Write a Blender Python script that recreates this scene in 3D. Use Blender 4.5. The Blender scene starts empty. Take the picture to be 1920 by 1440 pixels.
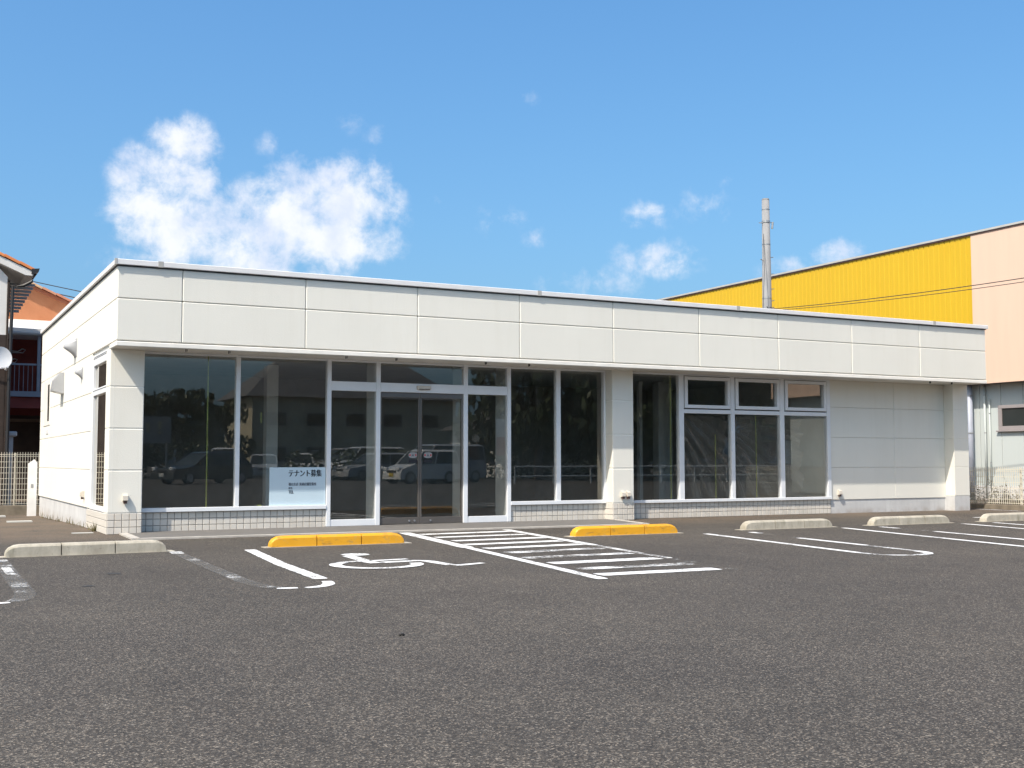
import bpy, bmesh, math, random
from mathutils import Vector, Matrix
R = math.radians
random.seed(7)
S = bpy.context.scene
C = S.collection

# ------------------------------------------------------------------ camera
F_PX, PITCH, YAW, ROLL = 2177.2, 0.0667846, 0.481757, -0.0006646
cam_d = bpy.data.cameras.new('camera'); cam = bpy.data.objects.new('camera', cam_d); C.objects.link(cam)
cam_d.sensor_width = 36; cam_d.lens = F_PX / 1920 * 36; cam_d.clip_end = 3000; cam_d.clip_start = 0.05
fw = Vector((math.sin(YAW)*math.cos(PITCH), math.cos(YAW)*math.cos(PITCH), math.sin(PITCH)))
rt = Vector((math.cos(YAW), -math.sin(YAW), 0)); up = rt.cross(fw)
r2 = rt*math.cos(ROLL) + up*math.sin(ROLL); u2 = up*math.cos(ROLL) - rt*math.sin(ROLL)
cam.matrix_world = Matrix(((r2.x, u2.x, -fw.x, 0), (r2.y, u2.y, -fw.y, 0), (r2.z, u2.z, -fw.z, 1.0), (0, 0, 0, 1)))
S.camera = cam

# ------------------------------------------------------------------ sky, sun, exposure
LIGHT = Vector((0.70, 0.364, -1.0)).normalized()
ELEV = math.asin(-LIGHT.z); AZ = math.atan2(-LIGHT.x, -LIGHT.y)
SKY_STRENGTH = 0.118
W = bpy.data.worlds.new('World'); S.world = W; W.use_nodes = True
wt = W.node_tree; wt.nodes.clear()
def wn(t, **k):
    n = wt.nodes.new(t)
    for a, b in k.items(): setattr(n, a, b)
    return n
def wm(op, a, b=None, c=None, clamp=False):
    n = wn('ShaderNodeMath', operation=op, use_clamp=clamp)
    for i, v in enumerate((a, b, c)):
        if v is None: continue
        if isinstance(v, (int, float)): n.inputs[i].default_value = v
        else: wt.links.new(v, n.inputs[i])
    return n.outputs[0]
sky = wn('ShaderNodeTexSky', sky_type='NISHITA', sun_disc=False)
sky.sun_elevation = ELEV; sky.sun_rotation = AZ % (2*math.pi)
sky.altitude = 0; sky.air_density = 1.0; sky.dust_density = 4.0; sky.ozone_density = 2.0
tint = wn('ShaderNodeMix', data_type='RGBA', blend_type='MULTIPLY'); tint.inputs[0].default_value = 1.0
tint.inputs[7].default_value = (0.655, 0.915, 1.44, 1)
sc_ = wn('ShaderNodeSeparateColor'); wt.links.new(sky.outputs[0], sc_.inputs[0]); cc_ = wn('ShaderNodeCombineColor')
for i_, (g_, p_) in enumerate(((0.80, 1.12), (1.03, 0.90), (1.13, 0.68))):      # film response of the photograph's sky
    wt.links.new(wm('POWER', wm('MULTIPLY', sc_.outputs[i_], g_), p_), cc_.inputs[i_])
wt.links.new(cc_.outputs[0], tint.inputs[6])
tc = wn('ShaderNodeTexCoord'); sp = wn('ShaderNodeSeparateXYZ'); wt.links.new(tc.outputs['Generated'], sp.inputs[0])
az = wm('MULTIPLY', wm('ARCTAN2', sp.outputs[0], sp.outputs[1]), 57.2958)
el = wm('MULTIPLY', wm('ARCSINE', sp.outputs[2]), 57.2958)
nz = wn('ShaderNodeTexNoise'); nz.inputs['Scale'].default_value = 36; nz.inputs['Detail'].default_value = 11
nz.inputs['Roughness'].default_value = 0.63; nz.inputs['Distortion'].default_value = 0.15
wt.links.new(tc.outputs['Generated'], nz.inputs['Vector'])
nz2 = wn('ShaderNodeTexNoise'); nz2.inputs['Scale'].default_value = 22; nz2.inputs['Detail'].default_value = 6
nz2.inputs['Roughness'].default_value = 0.55
mp = wn('ShaderNodeMapping'); mp.inputs['Location'].default_value = (0.02, 0.01, -0.03)
wt.links.new(tc.outputs['Generated'], mp.inputs['Vector']); wt.links.new(mp.outputs[0], nz2.inputs['Vector'])
CLOUDS = [(11.59,14.94,1.45,1.11,1.00),(11.25,13.45,1.84,1.32,1.00),(9.67,13.34,1.32,1.32,0.80),(10.55,11.68,2.11,1.58,0.95),
 (12.54,10.54,2.63,1.45,0.95),(17.06,12.75,1.58,1.58,1.00),(19.14,12.57,2.50,1.84,1.00),(16.06,11.20,3.42,1.97,1.00),
 (18.64,11.03,2.89,1.58,0.90),(14.31,9.35,5.00,1.18,0.78),(15.75,15.07,0.70,0.70,0.42),(17.04,14.51,1.05,0.79,0.60),
 (20.71,13.38,0.92,1.32,0.80),(19.12,14.34,0.53,0.68,0.65),(19.63,16.31,0.62,0.5,0.30),(20.98,15.76,0.7,0.45,0.37),
 (28.58,17.53,0.55,0.5,0.34),(23.67,12.78,0.79,0.37,0.38),(27.13,11.80,1.11,0.74,0.40),(28.83,10.89,0.63,0.53,0.62),
 (34.37,11.97,1.16,0.68,0.60),(37.37,12.47,1.32,0.84,0.42),(38.16,13.50,0.53,0.63,0.38),(34.61,9.78,1.97,0.95,0.62),
 (32.11,8.91,2.89,0.89,0.45),(36.31,10.25,0.79,0.47,0.40),(40.90,9.33,1.32,0.53,0.60),(43.41,9.93,1.11,0.63,0.70),
 (39.64,9.00,1.05,0.53,0.50),(30.52,9.58,0.66,0.47,0.30),(30.78,8.22,1.58,0.42,0.35),
 # the same scattered cumulus goes on round the horizon
 (75,12,4,2,.9),(70,10.5,6,1.6,.7),(110,11,5,2.2,.9),(150,14,3,1.6,.8),(-30,13,4,2.2,.9),(-60,11,6,1.8,.8),(-110,14,3.5,1.7,.8),(-150,11,5,2,.8)]
ae = wn('ShaderNodeCombineXYZ'); wt.links.new(az, ae.inputs[0]); wt.links.new(el, ae.inputs[1])
mask = None
for a, e, ra, re, w in CLOUDS:
    w = w if w > .65 else w*.88
    k = 1.55; q = wn('ShaderNodeVectorMath', operation='MULTIPLY_ADD'); wt.links.new(ae.outputs[0], q.inputs[0])
    q.inputs[1].default_value = (1/(ra*k), 1/(re*k), 0); q.inputs[2].default_value = (-a/(ra*k), -e/(re*k), 0)
    d = wn('ShaderNodeVectorMath', operation='DOT_PRODUCT'); wt.links.new(q.outputs[0], d.inputs[0]); wt.links.new(q.outputs[0], d.inputs[1])
    m = wm('MULTIPLY_ADD', d.outputs['Value'], -w, w, clamp=True)
    mask = m if mask is None else wm('MAXIMUM', mask, m)
dens = wm('ADD', wm('MULTIPLY', mask, 1.3), wm('MULTIPLY', wm('SUBTRACT', nz.outputs['Fac'], 0.5), 2.6))
mr = wn('ShaderNodeMapRange', interpolation_type='SMOOTHSTEP'); wt.links.new(dens, mr.inputs[0])
mr.inputs[1].default_value = 0.25; mr.inputs[2].default_value = 1.42
gate = wm('MULTIPLY', mask, 2.2, clamp=True)
cfac = wm('MULTIPLY', wm('MULTIPLY', mr.outputs[0], gate), 0.92)
shade = wn('ShaderNodeMapRange', interpolation_type='SMOOTHSTEP'); wt.links.new(nz2.outputs['Fac'], shade.inputs[0])
shade.inputs[1].default_value = 0.36; shade.inputs[2].default_value = 0.60
ccol = wn('ShaderNodeMix', data_type='RGBA'); wt.links.new(shade.outputs[0], ccol.inputs[0])
CW = 5.0
ccol.inputs[6].default_value = (0.74*CW, 0.80*CW, 0.94*CW, 1); ccol.inputs[7].default_value = (0.95*CW, 0.96*CW, 1.0*CW, 1)
cm = wn('ShaderNodeMix', data_type='RGBA'); wt.links.new(cfac, cm.inputs[0]); wt.links.new(tint.outputs[2], cm.inputs[6]); wt.links.new(ccol.outputs[2], cm.inputs[7])
bg = wn('ShaderNodeBackground'); bg.inputs[1].default_value = SKY_STRENGTH; wt.links.new(cm.outputs[2], bg.inputs[0])
wo = wn('ShaderNodeOutputWorld'); wt.links.new(bg.outputs[0], wo.inputs[0])
sun_d = bpy.data.lights.new('sun', 'SUN'); sun_d.energy = 2.9; sun_d.angle = R(0.53); sun_d.color = (1.0, 0.93, 0.82)
sun = bpy.data.objects.new('sun', sun_d); C.objects.link(sun); sun.rotation_euler = LIGHT.to_track_quat('-Z', 'Y').to_euler(); sun.location = (-20, -10, 30)
S.view_settings.view_transform = 'Standard'; S.view_settings.look = 'None'; S.view_settings.gamma = 1
S.view_settings.use_curve_mapping = False; S.view_settings.exposure = 0.9
S.cycles.max_bounces = 7; S.cycles.diffuse_bounces = 3; S.cycles.glossy_bounces = 3; S.cycles.transparent_max_bounces = 10; S.cycles.caustics_reflective = False; S.cycles.caustics_refractive = False

# ------------------------------------------------------------------ materials
class NT:
    def __init__(s, name):
        s.m = bpy.data.materials.new(name); s.m.use_nodes = True; s.t = s.m.node_tree; s.b = s.t.nodes['Principled BSDF']
        s.out = s.t.nodes['Material Output']; s._p = None
    def n(s, t, **k):
        x = s.t.nodes.new(t)
        for a, b in k.items(): setattr(x, a, b)
        return x
    def l(s, a, b): s.t.links.new(a, b)
    def pos(s):
        if not s._p: s._p = s.n('ShaderNodeNewGeometry').outputs['Position']
        return s._p
    def noise(s, scale, detail=4, rough=.55, stretch=None, dist=0, vec=None):
        x = s.n('ShaderNodeTexNoise'); x.inputs['Scale'].default_value = scale; x.inputs['Detail'].default_value = detail
        x.inputs['Roughness'].default_value = rough; x.inputs['Distortion'].default_value = dist
        v = vec or s.pos()
        if stretch:
            q = s.n('ShaderNodeVectorMath', operation='MULTIPLY'); s.l(v, q.inputs[0]); q.inputs[1].default_value = stretch; v = q.outputs[0]
        s.l(v, x.inputs['Vector']); return x.outputs['Fac']
    def ramp(s, fac, stops):
        x = s.n('ShaderNodeValToRGB'); e = x.color_ramp.elements
        while len(e) < len(stops): e.new(0.5)
        for q, (p, c) in zip(e, stops):
            q.position = p; q.color = (c, c, c, 1) if isinstance(c, (int, float)) else (*c, 1)
        s.l(fac, x.inputs[0]); return x.outputs[0]
    def mix(s, fac, a, b, mode='MIX'):
        x = s.n('ShaderNodeMix', data_type='RGBA', blend_type=mode)
        for i, v in ((0, fac), (6, a), (7, b)):
            if isinstance(v, (int, float)): x.inputs[i].default_value = v
            elif isinstance(v, tuple): x.inputs[i].default_value = (*v, 1)
            else: s.l(v, x.inputs[i])
        return x.outputs[2]
    def math(s, op, a, b=None, clamp=False):
        x = s.n('ShaderNodeMath', operation=op, use_clamp=clamp)
        for i, v in ((0, a), (1, b)):
            if v is None: continue
            if isinstance(v, (int, float)): x.inputs[i].default_value = v
            else: s.l(v, x.inputs[i])
        return x.outputs[0]
    def bump(s, h, strength=.3, dist=.01):
        x = s.n('ShaderNodeBump'); x.inputs['Strength'].default_value = strength; x.inputs['Distance'].default_value = dist
        s.l(h, x.inputs['Height']); s.l(x.outputs[0], s.b.inputs['Normal'])
    def col(s, c):
        if isinstance(c, tuple): s.b.inputs['Base Color'].default_value = (*c, 1)
        else: s.l(c, s.b.inputs['Base Color'])
    def set(s, **k):
        for a, v in k.items(): s.b.inputs[a.replace('_', ' ')].default_value = v
        return s

def simple(name, c, rough=.6, metal=0, var=.08, scale=3.0, bump=0, bscale=80):
    t = NT(name); f = t.noise(scale, 5)
    lo = tuple(x*(1-var) for x in c); hi = tuple(min(1, x*(1+var)) for x in c)
    t.col(t.mix(t.ramp(f, [(.3, 0), (.7, 1)]), lo, hi)); t.set(Roughness=rough, Metallic=metal)
    if bump: t.bump(t.noise(bscale, 3), bump, .004)
    return t.m
def panel_mat(name, c, bump=.24):
    t = NT(name); big = t.noise(.7, 5, .6); st = t.noise(2.2, 4, .6, (3.0, 3.0, .25))
    a = t.mix(t.ramp(big, [(.35, 0), (.7, 1)]), tuple(x*.955 for x in c), c)
    a = t.mix(t.math('MULTIPLY', t.ramp(st, [(.5, 0), (.8, 1)]), .35), a, tuple(x*y for x, y in zip(c, (.88, .87, .84))))
    t.col(a); t.set(Roughness=.75); t.b.inputs['Specular IOR Level'].default_value = .3
    h = t.math('ADD', t.noise(55, 5, .62, (1, 1, 1.5)), t.math('MULTIPLY', t.noise(9, 2), .15))
    t.bump(h, bump, .012); return t.m
M = {}
M['panel'] = panel_mat('wall_panel_paint', (.83, .81, .74))
M['core'] = simple('joint_sealant', (.84, .82, .76), .8)
M['trim'] = simple('white_trim_metal', (.86, .83, .77), .45)
M['soffit'] = simple('soffit_board', (.80, .77, .71), .8)
M['coping'] = simple('grey_coping_metal', (.76, .755, .76), .45, .0, .05)
M['coping_joint'] = simple('coping_joint_metal', (.45, .44, .42), .5)
M['frame'] = simple('pale_aluminium', (.80, .82, .85), .38, .0, .04)
M['gasket'] = simple('black_gasket', (.03, .03, .033), .6)
M['bronze'] = simple('bronze_aluminium', (.17, .155, .145), .35, .5, .08)
M['plastic'] = simple('beige_plastic', (.62, .57, .50), .45)
M['hood'] = simple('grey_hood_metal', (.40, .41, .43), .3)
t = NT('base_concrete'); f = t.noise(2.5, 6, .6); st = t.noise(3, 5, .6, (2.5, 2.5, .3))
zz = t.n('ShaderNodeSeparateXYZ'); t.l(t.pos(), zz.inputs[0])
a = t.mix(t.ramp(f, [(.3, 0), (.75, 1)]), (.50, .50, .505), (.64, .64, .64))
low = t.math('MULTIPLY', t.math('SUBTRACT', .12, zz.outputs[2], clamp=True), 9.0)
dirt = t.math('MULTIPLY', low, t.ramp(t.noise(7, 5), [(.35, 0), (.75, 1)]), clamp=True)
a = t.mix(t.math('MULTIPLY', dirt, .7), a, (.33, .27, .22)); a = t.mix(t.math('MULTIPLY', t.ramp(st, [(.52, 0), (.7, 1)]), .35), a, (.40, .40, .40))
t.col(a); t.set(Roughness=.9); t.bump(t.noise(60, 4), .3, .004); M['concrete'] = t.m
t = NT('beige_glazed_tile'); oi = t.n('ShaderNodeObjectInfo')
a = t.mix(oi.outputs['Random'], (.64, .60, .54), (.72, .68, .62)); a = t.mix(t.math('MULTIPLY', t.noise(14, 4), .25), a, (.46, .42, .36))
t.col(a); t.set(Roughness=.38); M['tile'] = t.m
M['grout'] = simple('tile_grout', (.33, .305, .285), .9)

def glass_mat(name, tint=(.90, .91, .89), k=2.9, wob=0.0):
    t = NT(name); t.t.nodes.remove(t.b)
    tr = t.n('ShaderNodeBsdfTransparent'); tr.inputs[0].default_value = (*tint, 1)
    tr2 = t.n('ShaderNodeBsdfTransparent'); gl = t.n('ShaderNodeBsdfGlossy'); gl.inputs['Roughness'].default_value = 0.0; gl.inputs['Color'].default_value = (.97, .94, .88, 1)
    fr = t.n('ShaderNodeFresnel'); fr.inputs[0].default_value = 1.5
    if wob:
        b = t.n('ShaderNodeBump'); b.inputs['Strength'].default_value = wob; b.inputs['Distance'].default_value = .01
        t.l(t.noise(1.3, 2), b.inputs['Height']); t.l(b.outputs[0], gl.inputs['Normal'])
    m1 = t.n('ShaderNodeMixShader'); t.l(t.math('MULTIPLY', fr.outputs[0], k, clamp=True), m1.inputs[0]); t.l(tr.outputs[0], m1.inputs[1]); t.l(gl.outputs[0], m1.inputs[2])
    # patchy pale haze mixed into the glass to lighten the dark panes
    df = t.n('ShaderNodeBsdfDiffuse'); df.inputs[0].default_value = (.6, .6, .6, 1)
    m3 = t.n('ShaderNodeMixShader'); t.l(t.math('MULTIPLY', t.ramp(t.noise(1.7, 7, .65, (1, 1, .5), 1.0), [(.45, 0), (.8, 1)]), .022), m3.inputs[0]); t.l(m1.outputs[0], m3.inputs[1]); t.l(df.outputs[0], m3.inputs[2])
    g = t.n('ShaderNodeNewGeometry'); m2 = t.n('ShaderNodeMixShader'); t.l(g.outputs['Backfacing'], m2.inputs[0]); t.l(m3.outputs[0], m2.inputs[1]); t.l(tr2.outputs[0], m2.inputs[2])
    t.l(m2.outputs[0], t.out.inputs[0]); return t.m
M['glass'] = glass_mat('shop_glass', wob=.012)
t = NT('clear_plastic_film'); t.t.nodes.remove(t.b)
tr = t.n('ShaderNodeBsdfTransparent'); tr.inputs[0].default_value = (.93, .93, .93, 1); gl = t.n('ShaderNodeBsdfGlossy'); gl.inputs['Roughness'].default_value = .22
df = t.n('ShaderNodeBsdfDiffuse'); df.inputs[0].default_value = (.7, .7, .7, 1)
m1 = t.n('ShaderNodeMixShader'); m1.inputs[0].default_value = .14; t.l(tr.outputs[0], m1.inputs[1]); t.l(gl.outputs[0], m1.inputs[2])
m2 = t.n('ShaderNodeMixShader'); m2.inputs[0].default_value = .09; t.l(m1.outputs[0], m2.inputs[1]); t.l(df.outputs[0], m2.inputs[2]); t.l(m2.outputs[0], t.out.inputs[0]); M['film'] = t.m

# asphalt
t = NT('worn_asphalt'); p = t.pos()
vo = t.n('ShaderNodeTexVoronoi'); vo.inputs['Scale'].default_value = 150; t.l(p, vo.inputs['Vector'])
v2 = t.n('ShaderNodeTexVoronoi'); v2.inputs['Scale'].default_value = 78; t.l(p, v2.inputs['Vector'])
cs = t.n('ShaderNodeSeparateColor'); t.l(vo.outputs['Color'], cs.inputs[0]); cs2 = t.n('ShaderNodeSeparateColor'); t.l(v2.outputs['Color'], cs2.inputs[0])
a = t.ramp(cs.outputs[0], [(.0, (.010, .0095, .009)), (.5, (.043, .0405, .038)), (.84, (.110, .103, .094)), (1.0, (.42, .39, .35))])
b2 = t.ramp(cs2.outputs[0], [(0, (.036, .034, .0325)), (.6, (.062, .059, .056)), (.95, (.094, .089, .083)), (1, (.20, .185, .165))])
a = t.mix(.46, a, b2); a = t.mix(t.math('MULTIPLY', cs.outputs[1], .55), a, t.mix(1, a, (1.10, 1.0, .88), 'MULTIPLY')); a = t.mix(t.math('MULTIPLY', cs2.outputs[2], .5), a, t.mix(1, a, (.90, .98, 1.08), 'MULTIPLY'))
big = t.noise(.35, 5, .6); a = t.mix(t.ramp(big, [(.32, 0), (.68, 1)]), t.mix(1, a, (.82, .82, .825), 'MULTIPLY'), t.mix(1, a, (1.13, 1.12, 1.10), 'MULTIPLY'))
mid = t.noise(2.4, 6, .65); a = t.mix(t.ramp(mid, [(.3, 0), (.72, 1)]), t.mix(1, a, (.90, .90, .90), 'MULTIPLY'), t.mix(1, a, (1.06, 1.06, 1.05), 'MULTIPLY'))
strk = t.noise(1.1, 5, .6, (1.6, .28, 1)); a = t.mix(t.math('MULTIPLY', t.ramp(strk, [(.48, 0), (.72, 1)]), .42), a, t.mix(1, a, (.72, .715, .72), 'MULTIPLY'))
# brown silt that washed along the wall foot
sx = t.n('ShaderNodeSeparateXYZ'); t.l(p, sx.inputs[0])
ny = t.math('MULTIPLY', t.math('SUBTRACT', sx.outputs[1], 15.0, clamp=False), .45, clamp=True)
si = t.math('MULTIPLY', ny, t.ramp(t.noise(.9, 6, .65, (1, .6, 1)), [(.28, 0), (.66, 1)]))
a = t.mix(t.math('MULTIPLY', si, .85), a, (.150, .118, .090))
a = t.mix(1, a, (1.09, 1.02, .945), 'MULTIPLY')
t.col(a); t.set(Roughness=.85); t.b.inputs['Specular IOR Level'].default_value = .35
t.bump(t.math('ADD', vo.outputs['Distance'], t.math('MULTIPLY', v2.outputs['Distance'], .8)), .5, .004); M['asphalt'] = t.m

def paint(name, lo, hi, c=(.80, .80, .79), streak=None):
    t = NT(name); n1 = t.noise(26, 6, .7); n2 = t.noise(2.6, 5, .65, streak)
    vo = t.n('ShaderNodeTexVoronoi'); vo.inputs['Scale'].default_value = 95; t.l(t.pos(), vo.inputs['Vector'])
    cs = t.n('ShaderNodeSeparateColor'); t.l(vo.outputs['Color'], cs.inputs[0])
    k = t.math('ADD', t.math('MULTIPLY', n1, .35), t.math('ADD', t.math('MULTIPLY', n2, .55), t.math('MULTIPLY', cs.outputs[0], .10)))
    cov = t.ramp(k, [(lo, 0), (hi, 1)])
    t.col(t.mix(t.noise(40, 4), tuple(x*.86 for x in c), c)); t.set(Roughness=.7); t.bump(vo.outputs['Distance'], .35, .006)
    tr = t.n('ShaderNodeBsdfTransparent'); mx = t.n('ShaderNodeMixShader'); t.l(cov, mx.inputs[0]); t.l(tr.outputs[0], mx.inputs[1]); t.l(t.b.outputs[0], mx.inputs[2]); t.l(mx.outputs[0], t.out.inputs[0])
    return t.m
M['paint'] = paint('road_paint', .385, .46)
M['paint_worn'] = paint('worn_road_paint', .44, .55)
M['paint_gone'] = paint('faded_road_paint', .545, .66)
M['ghost'] = paint('paint_ghost', .30, .75, (.20, .19, .175))
t = NT('yellow_stop_paint'); n1 = t.noise(30, 6, .7); n2 = t.noise(5, 5)
a = t.mix(n2, (.72, .34, .012), (.86, .43, .03)); a = t.mix(t.ramp(n1, [(.66, 0), (.72, 1)]), a, (.42, .20, .03)); a = t.mix(t.ramp(t.noise(11, 6, .7), [(.55, 0), (.72, 1)]), a, (.60, .36, .10)); a = t.mix(t.math('MULTIPLY', t.ramp(t.noise(6, 6, .75, (.6, 1, 2.2)), [(.53, 0), (.66, 1)]), .6), a, (.20, .13, .06))
t.col(a); t.set(Roughness=.45); t.bump(t.noise(70, 3), .2, .004); M['stop_yellow'] = t.m
t = NT('weathered_concrete'); n1 = t.noise(26, 6, .7); n2 = t.noise(4, 6, .65, (1.6, 1, .7))
a = t.mix(t.ramp(n2, [(.3, 0), (.68, 1)]), (.33, .30, .24), (.52, .48, .40)); a = t.mix(t.ramp(n1, [(.58, 0), (.78, 1)]), a, (.19, .175, .145)); a = t.mix(t.math('MULTIPLY', t.ramp(t.noise(8, 5, .6, (1, 1, .4)), [(.58, 0), (.72, 1)]), .6), a, (.16, .155, .10))
t.col(a); t.set(Roughness=.9); t.bump(t.noise(90, 4), .5, .005); M['stop_grey'] = t.m
t = NT('slab_concrete'); n1 = t.noise(5, 6, .6); a = t.mix(t.ramp(n1, [(.3, 0), (.7, 1)]), (.125, .119, .112), (.165, .157, .148)); a = t.mix(t.math('MULTIPLY', t.noise(120, 3), .3), a, (.16, .15, .14)); t.col(a); t.set(Roughness=.85); t.bump(t.noise(140, 3), .3, .003); M['slab'] = t.m
M['slab_edge'] = simple('slab_edge_concrete', (.46, .43, .39), .85, 0, .15, 6)
M['white_board'] = simple('pale_blue_board', (.56, .69, .77), .5, 0, .03)
M['ink'] = simple('black_ink', (.015, .016, .022), .6)
M['ink_soft'] = simple('grey_ink', (.10, .11, .14), .6)
M['tape'] = simple('yellow_green_tape', (.30, .33, .09), .5)
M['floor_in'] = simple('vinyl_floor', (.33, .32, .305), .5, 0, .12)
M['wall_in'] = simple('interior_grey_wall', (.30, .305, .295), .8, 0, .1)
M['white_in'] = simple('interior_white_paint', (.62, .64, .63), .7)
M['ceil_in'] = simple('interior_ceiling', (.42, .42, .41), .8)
M['roof'] = simple('roof_membrane', (.35, .35, .35), .8)
M['white_wire'] = simple('ivory_coated_wire', (.66, .62, .52), .5)
M['white_post'] = simple('white_painted_post', (.80, .79, .78), .5)
M['kerb'] = simple('mossy_kerb', (.20, .17, .13), .95, 0, .3, 5, .4)
def stripe_metal(name, c, rough=.5):
    t = NT(name); st = t.noise(1.6, 5, .6, (1, 2.5, .25)); a = t.mix(t.ramp(st, [(.4, 0), (.75, 1)]), c, tuple(x*.95 for x in c)); t.col(a); t.set(Roughness=rough); return t.m
M['yellow'] = stripe_metal('yellow_sheet', (.60, .385, .012)); M['cream'] = stripe_metal('peach_sheet', (.70, .50, .385), .6)
M['greywall'] = stripe_metal('pale_grey_wall', (.49, .535, .53), .7); M['pipe'] = simple('blue_grey_pipe', (.36, .39, .47), .45)
M['brown_metal'] = simple('dark_brown_metal', (.10, .055, .045), .5); M['win_frame'] = simple('taupe_window_frame', (.30, .27, .27), .5)
M['darkglass'] = simple('dark_glass', (.03, .033, .03), .08, 0, .1)
t = NT('spun_concrete_pole'); a = t.mix(t.ramp(t.noise(5, 6, .6, (1, 1, .35)), [(.3, 0), (.7, 1)]), (.20, .205, .215), (.28, .285, .295)); t.col(a); t.set(Roughness=.85); M['pole'] = t.m
M['steel'] = simple('galvanised_steel', (.36, .37, .38), .45, .6); M['cable'] = simple('black_cable', (.03, .03, .035), .6)
t = NT('orange_clay_tile'); oi = t.n('ShaderNodeObjectInfo'); a = t.mix(oi.outputs['Random'], (.50, .15, .035), (.62, .22, .06)); a = t.mix(t.math('MULTIPLY', t.noise(20, 4), .4), a, (.38, .14, .06)); t.col(a); t.set(Roughness=.6); M['orange_tile'] = t.m
t = NT('mottled_clay_tile'); oi = t.n('ShaderNodeObjectInfo'); a = t.ramp(oi.outputs['Random'], [(.1, (.50, .17, .08)), (.45, (.52, .33, .18)), (.8, (.46, .14, .07))]); a = t.mix(t.math('MULTIPLY', t.noise(14, 4), .4), a, (.55, .38, .25)); t.col(a); t.set(Roughness=.8); M['mottled_tile'] = t.m
t = NT('terracotta_plaster'); a = t.mix(t.ramp(t.noise(1.6, 6, .6), [(.3, 0), (.7, 1)]), (.50, .19, .085), (.62, .27, .13)); t.col(a); t.set(Roughness=.9); t.bump(t.noise(30, 4), .3, .01); M['terracotta'] = t.m
M['house_white'] = simple('white_house_plaster', (.72, .70, .67), .85, 0, .05, 4, .3); M['red_wall'] = simple('dark_red_plaster', (.17, .035, .03), .9, 0, .15)
M['brown_wood'] = simple('dark_brown_siding', (.04, .026, .02), .8, 0, .3, 3); M['grey_metal'] = simple('blue_grey_rail', (.20, .22, .27), .5)
M['black'] = simple('black_plastic', (.02, .02, .022), .5); M['shed_grey'] = simple('grey_corrugated', (.30, .30, .30), .6)
M['cabinet'] = simple('grey_white_cabinet', (.50, .51, .53), .6)
t = NT('dark_leaves'); oi = t.n('ShaderNodeObjectInfo'); a = t.mix(t.noise(1.5, 4), (.018, .032, .012), (.055, .085, .025)); t.col(a); t.set(Roughness=.6); M['leaf'] = t.m
t = NT('dry_weed'); a = t.mix(t.noise(9, 3), (.15, .105, .055), (.11, .12, .04)); t.col(a); t.set(Roughness=.8); M['weed'] = t.m
M['bark'] = simple('bark', (.09, .07, .055), .9, 0, .3, 6)
def carpaint(n, c):
    t = NT(n); t.col(c); t.set(Roughness=.3); t.b.inputs['Coat Weight'].default_value = .6; t.b.inputs['Coat Roughness'].default_value = .05; return t.m
M['car_white'] = carpaint('white_car_paint', (.75, .75, .74)); M['car_silver'] = carpaint('silver_car_paint', (.42, .43, .45)); M['car_black'] = carpaint('black_car_paint', (.012, .012, .014)); M['car_blue'] = carpaint('dark_blue_car_paint', (.03, .045, .09))
M['tyre'] = simple('tyre_rubber', (.02, .02, .02), .85); M['rim'] = simple('alloy_rim', (.5, .5, .52), .35, .7); M['lamp'] = simple('headlamp_lens', (.8, .82, .85), .15)
M['plate_y'] = simple('yellow_plate', (.70, .50, .03), .5); M['plate_w'] = simple('white_plate', (.75, .75, .72), .5)
M['red'] = simple('red_cloth', (.50, .03, .03), .8); M['cream_wall'] = simple('beige_plaster', (.52, .46, .33), .85); M['slate'] = simple('grey_roof_tile', (.10, .10, .105), .7)
M['sign_grey'] = simple('grey_sign_board', (.30, .30, .30), .6); M['sign_letter'] = simple('tan_sign_letter', (.62, .50, .26), .6)

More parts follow.
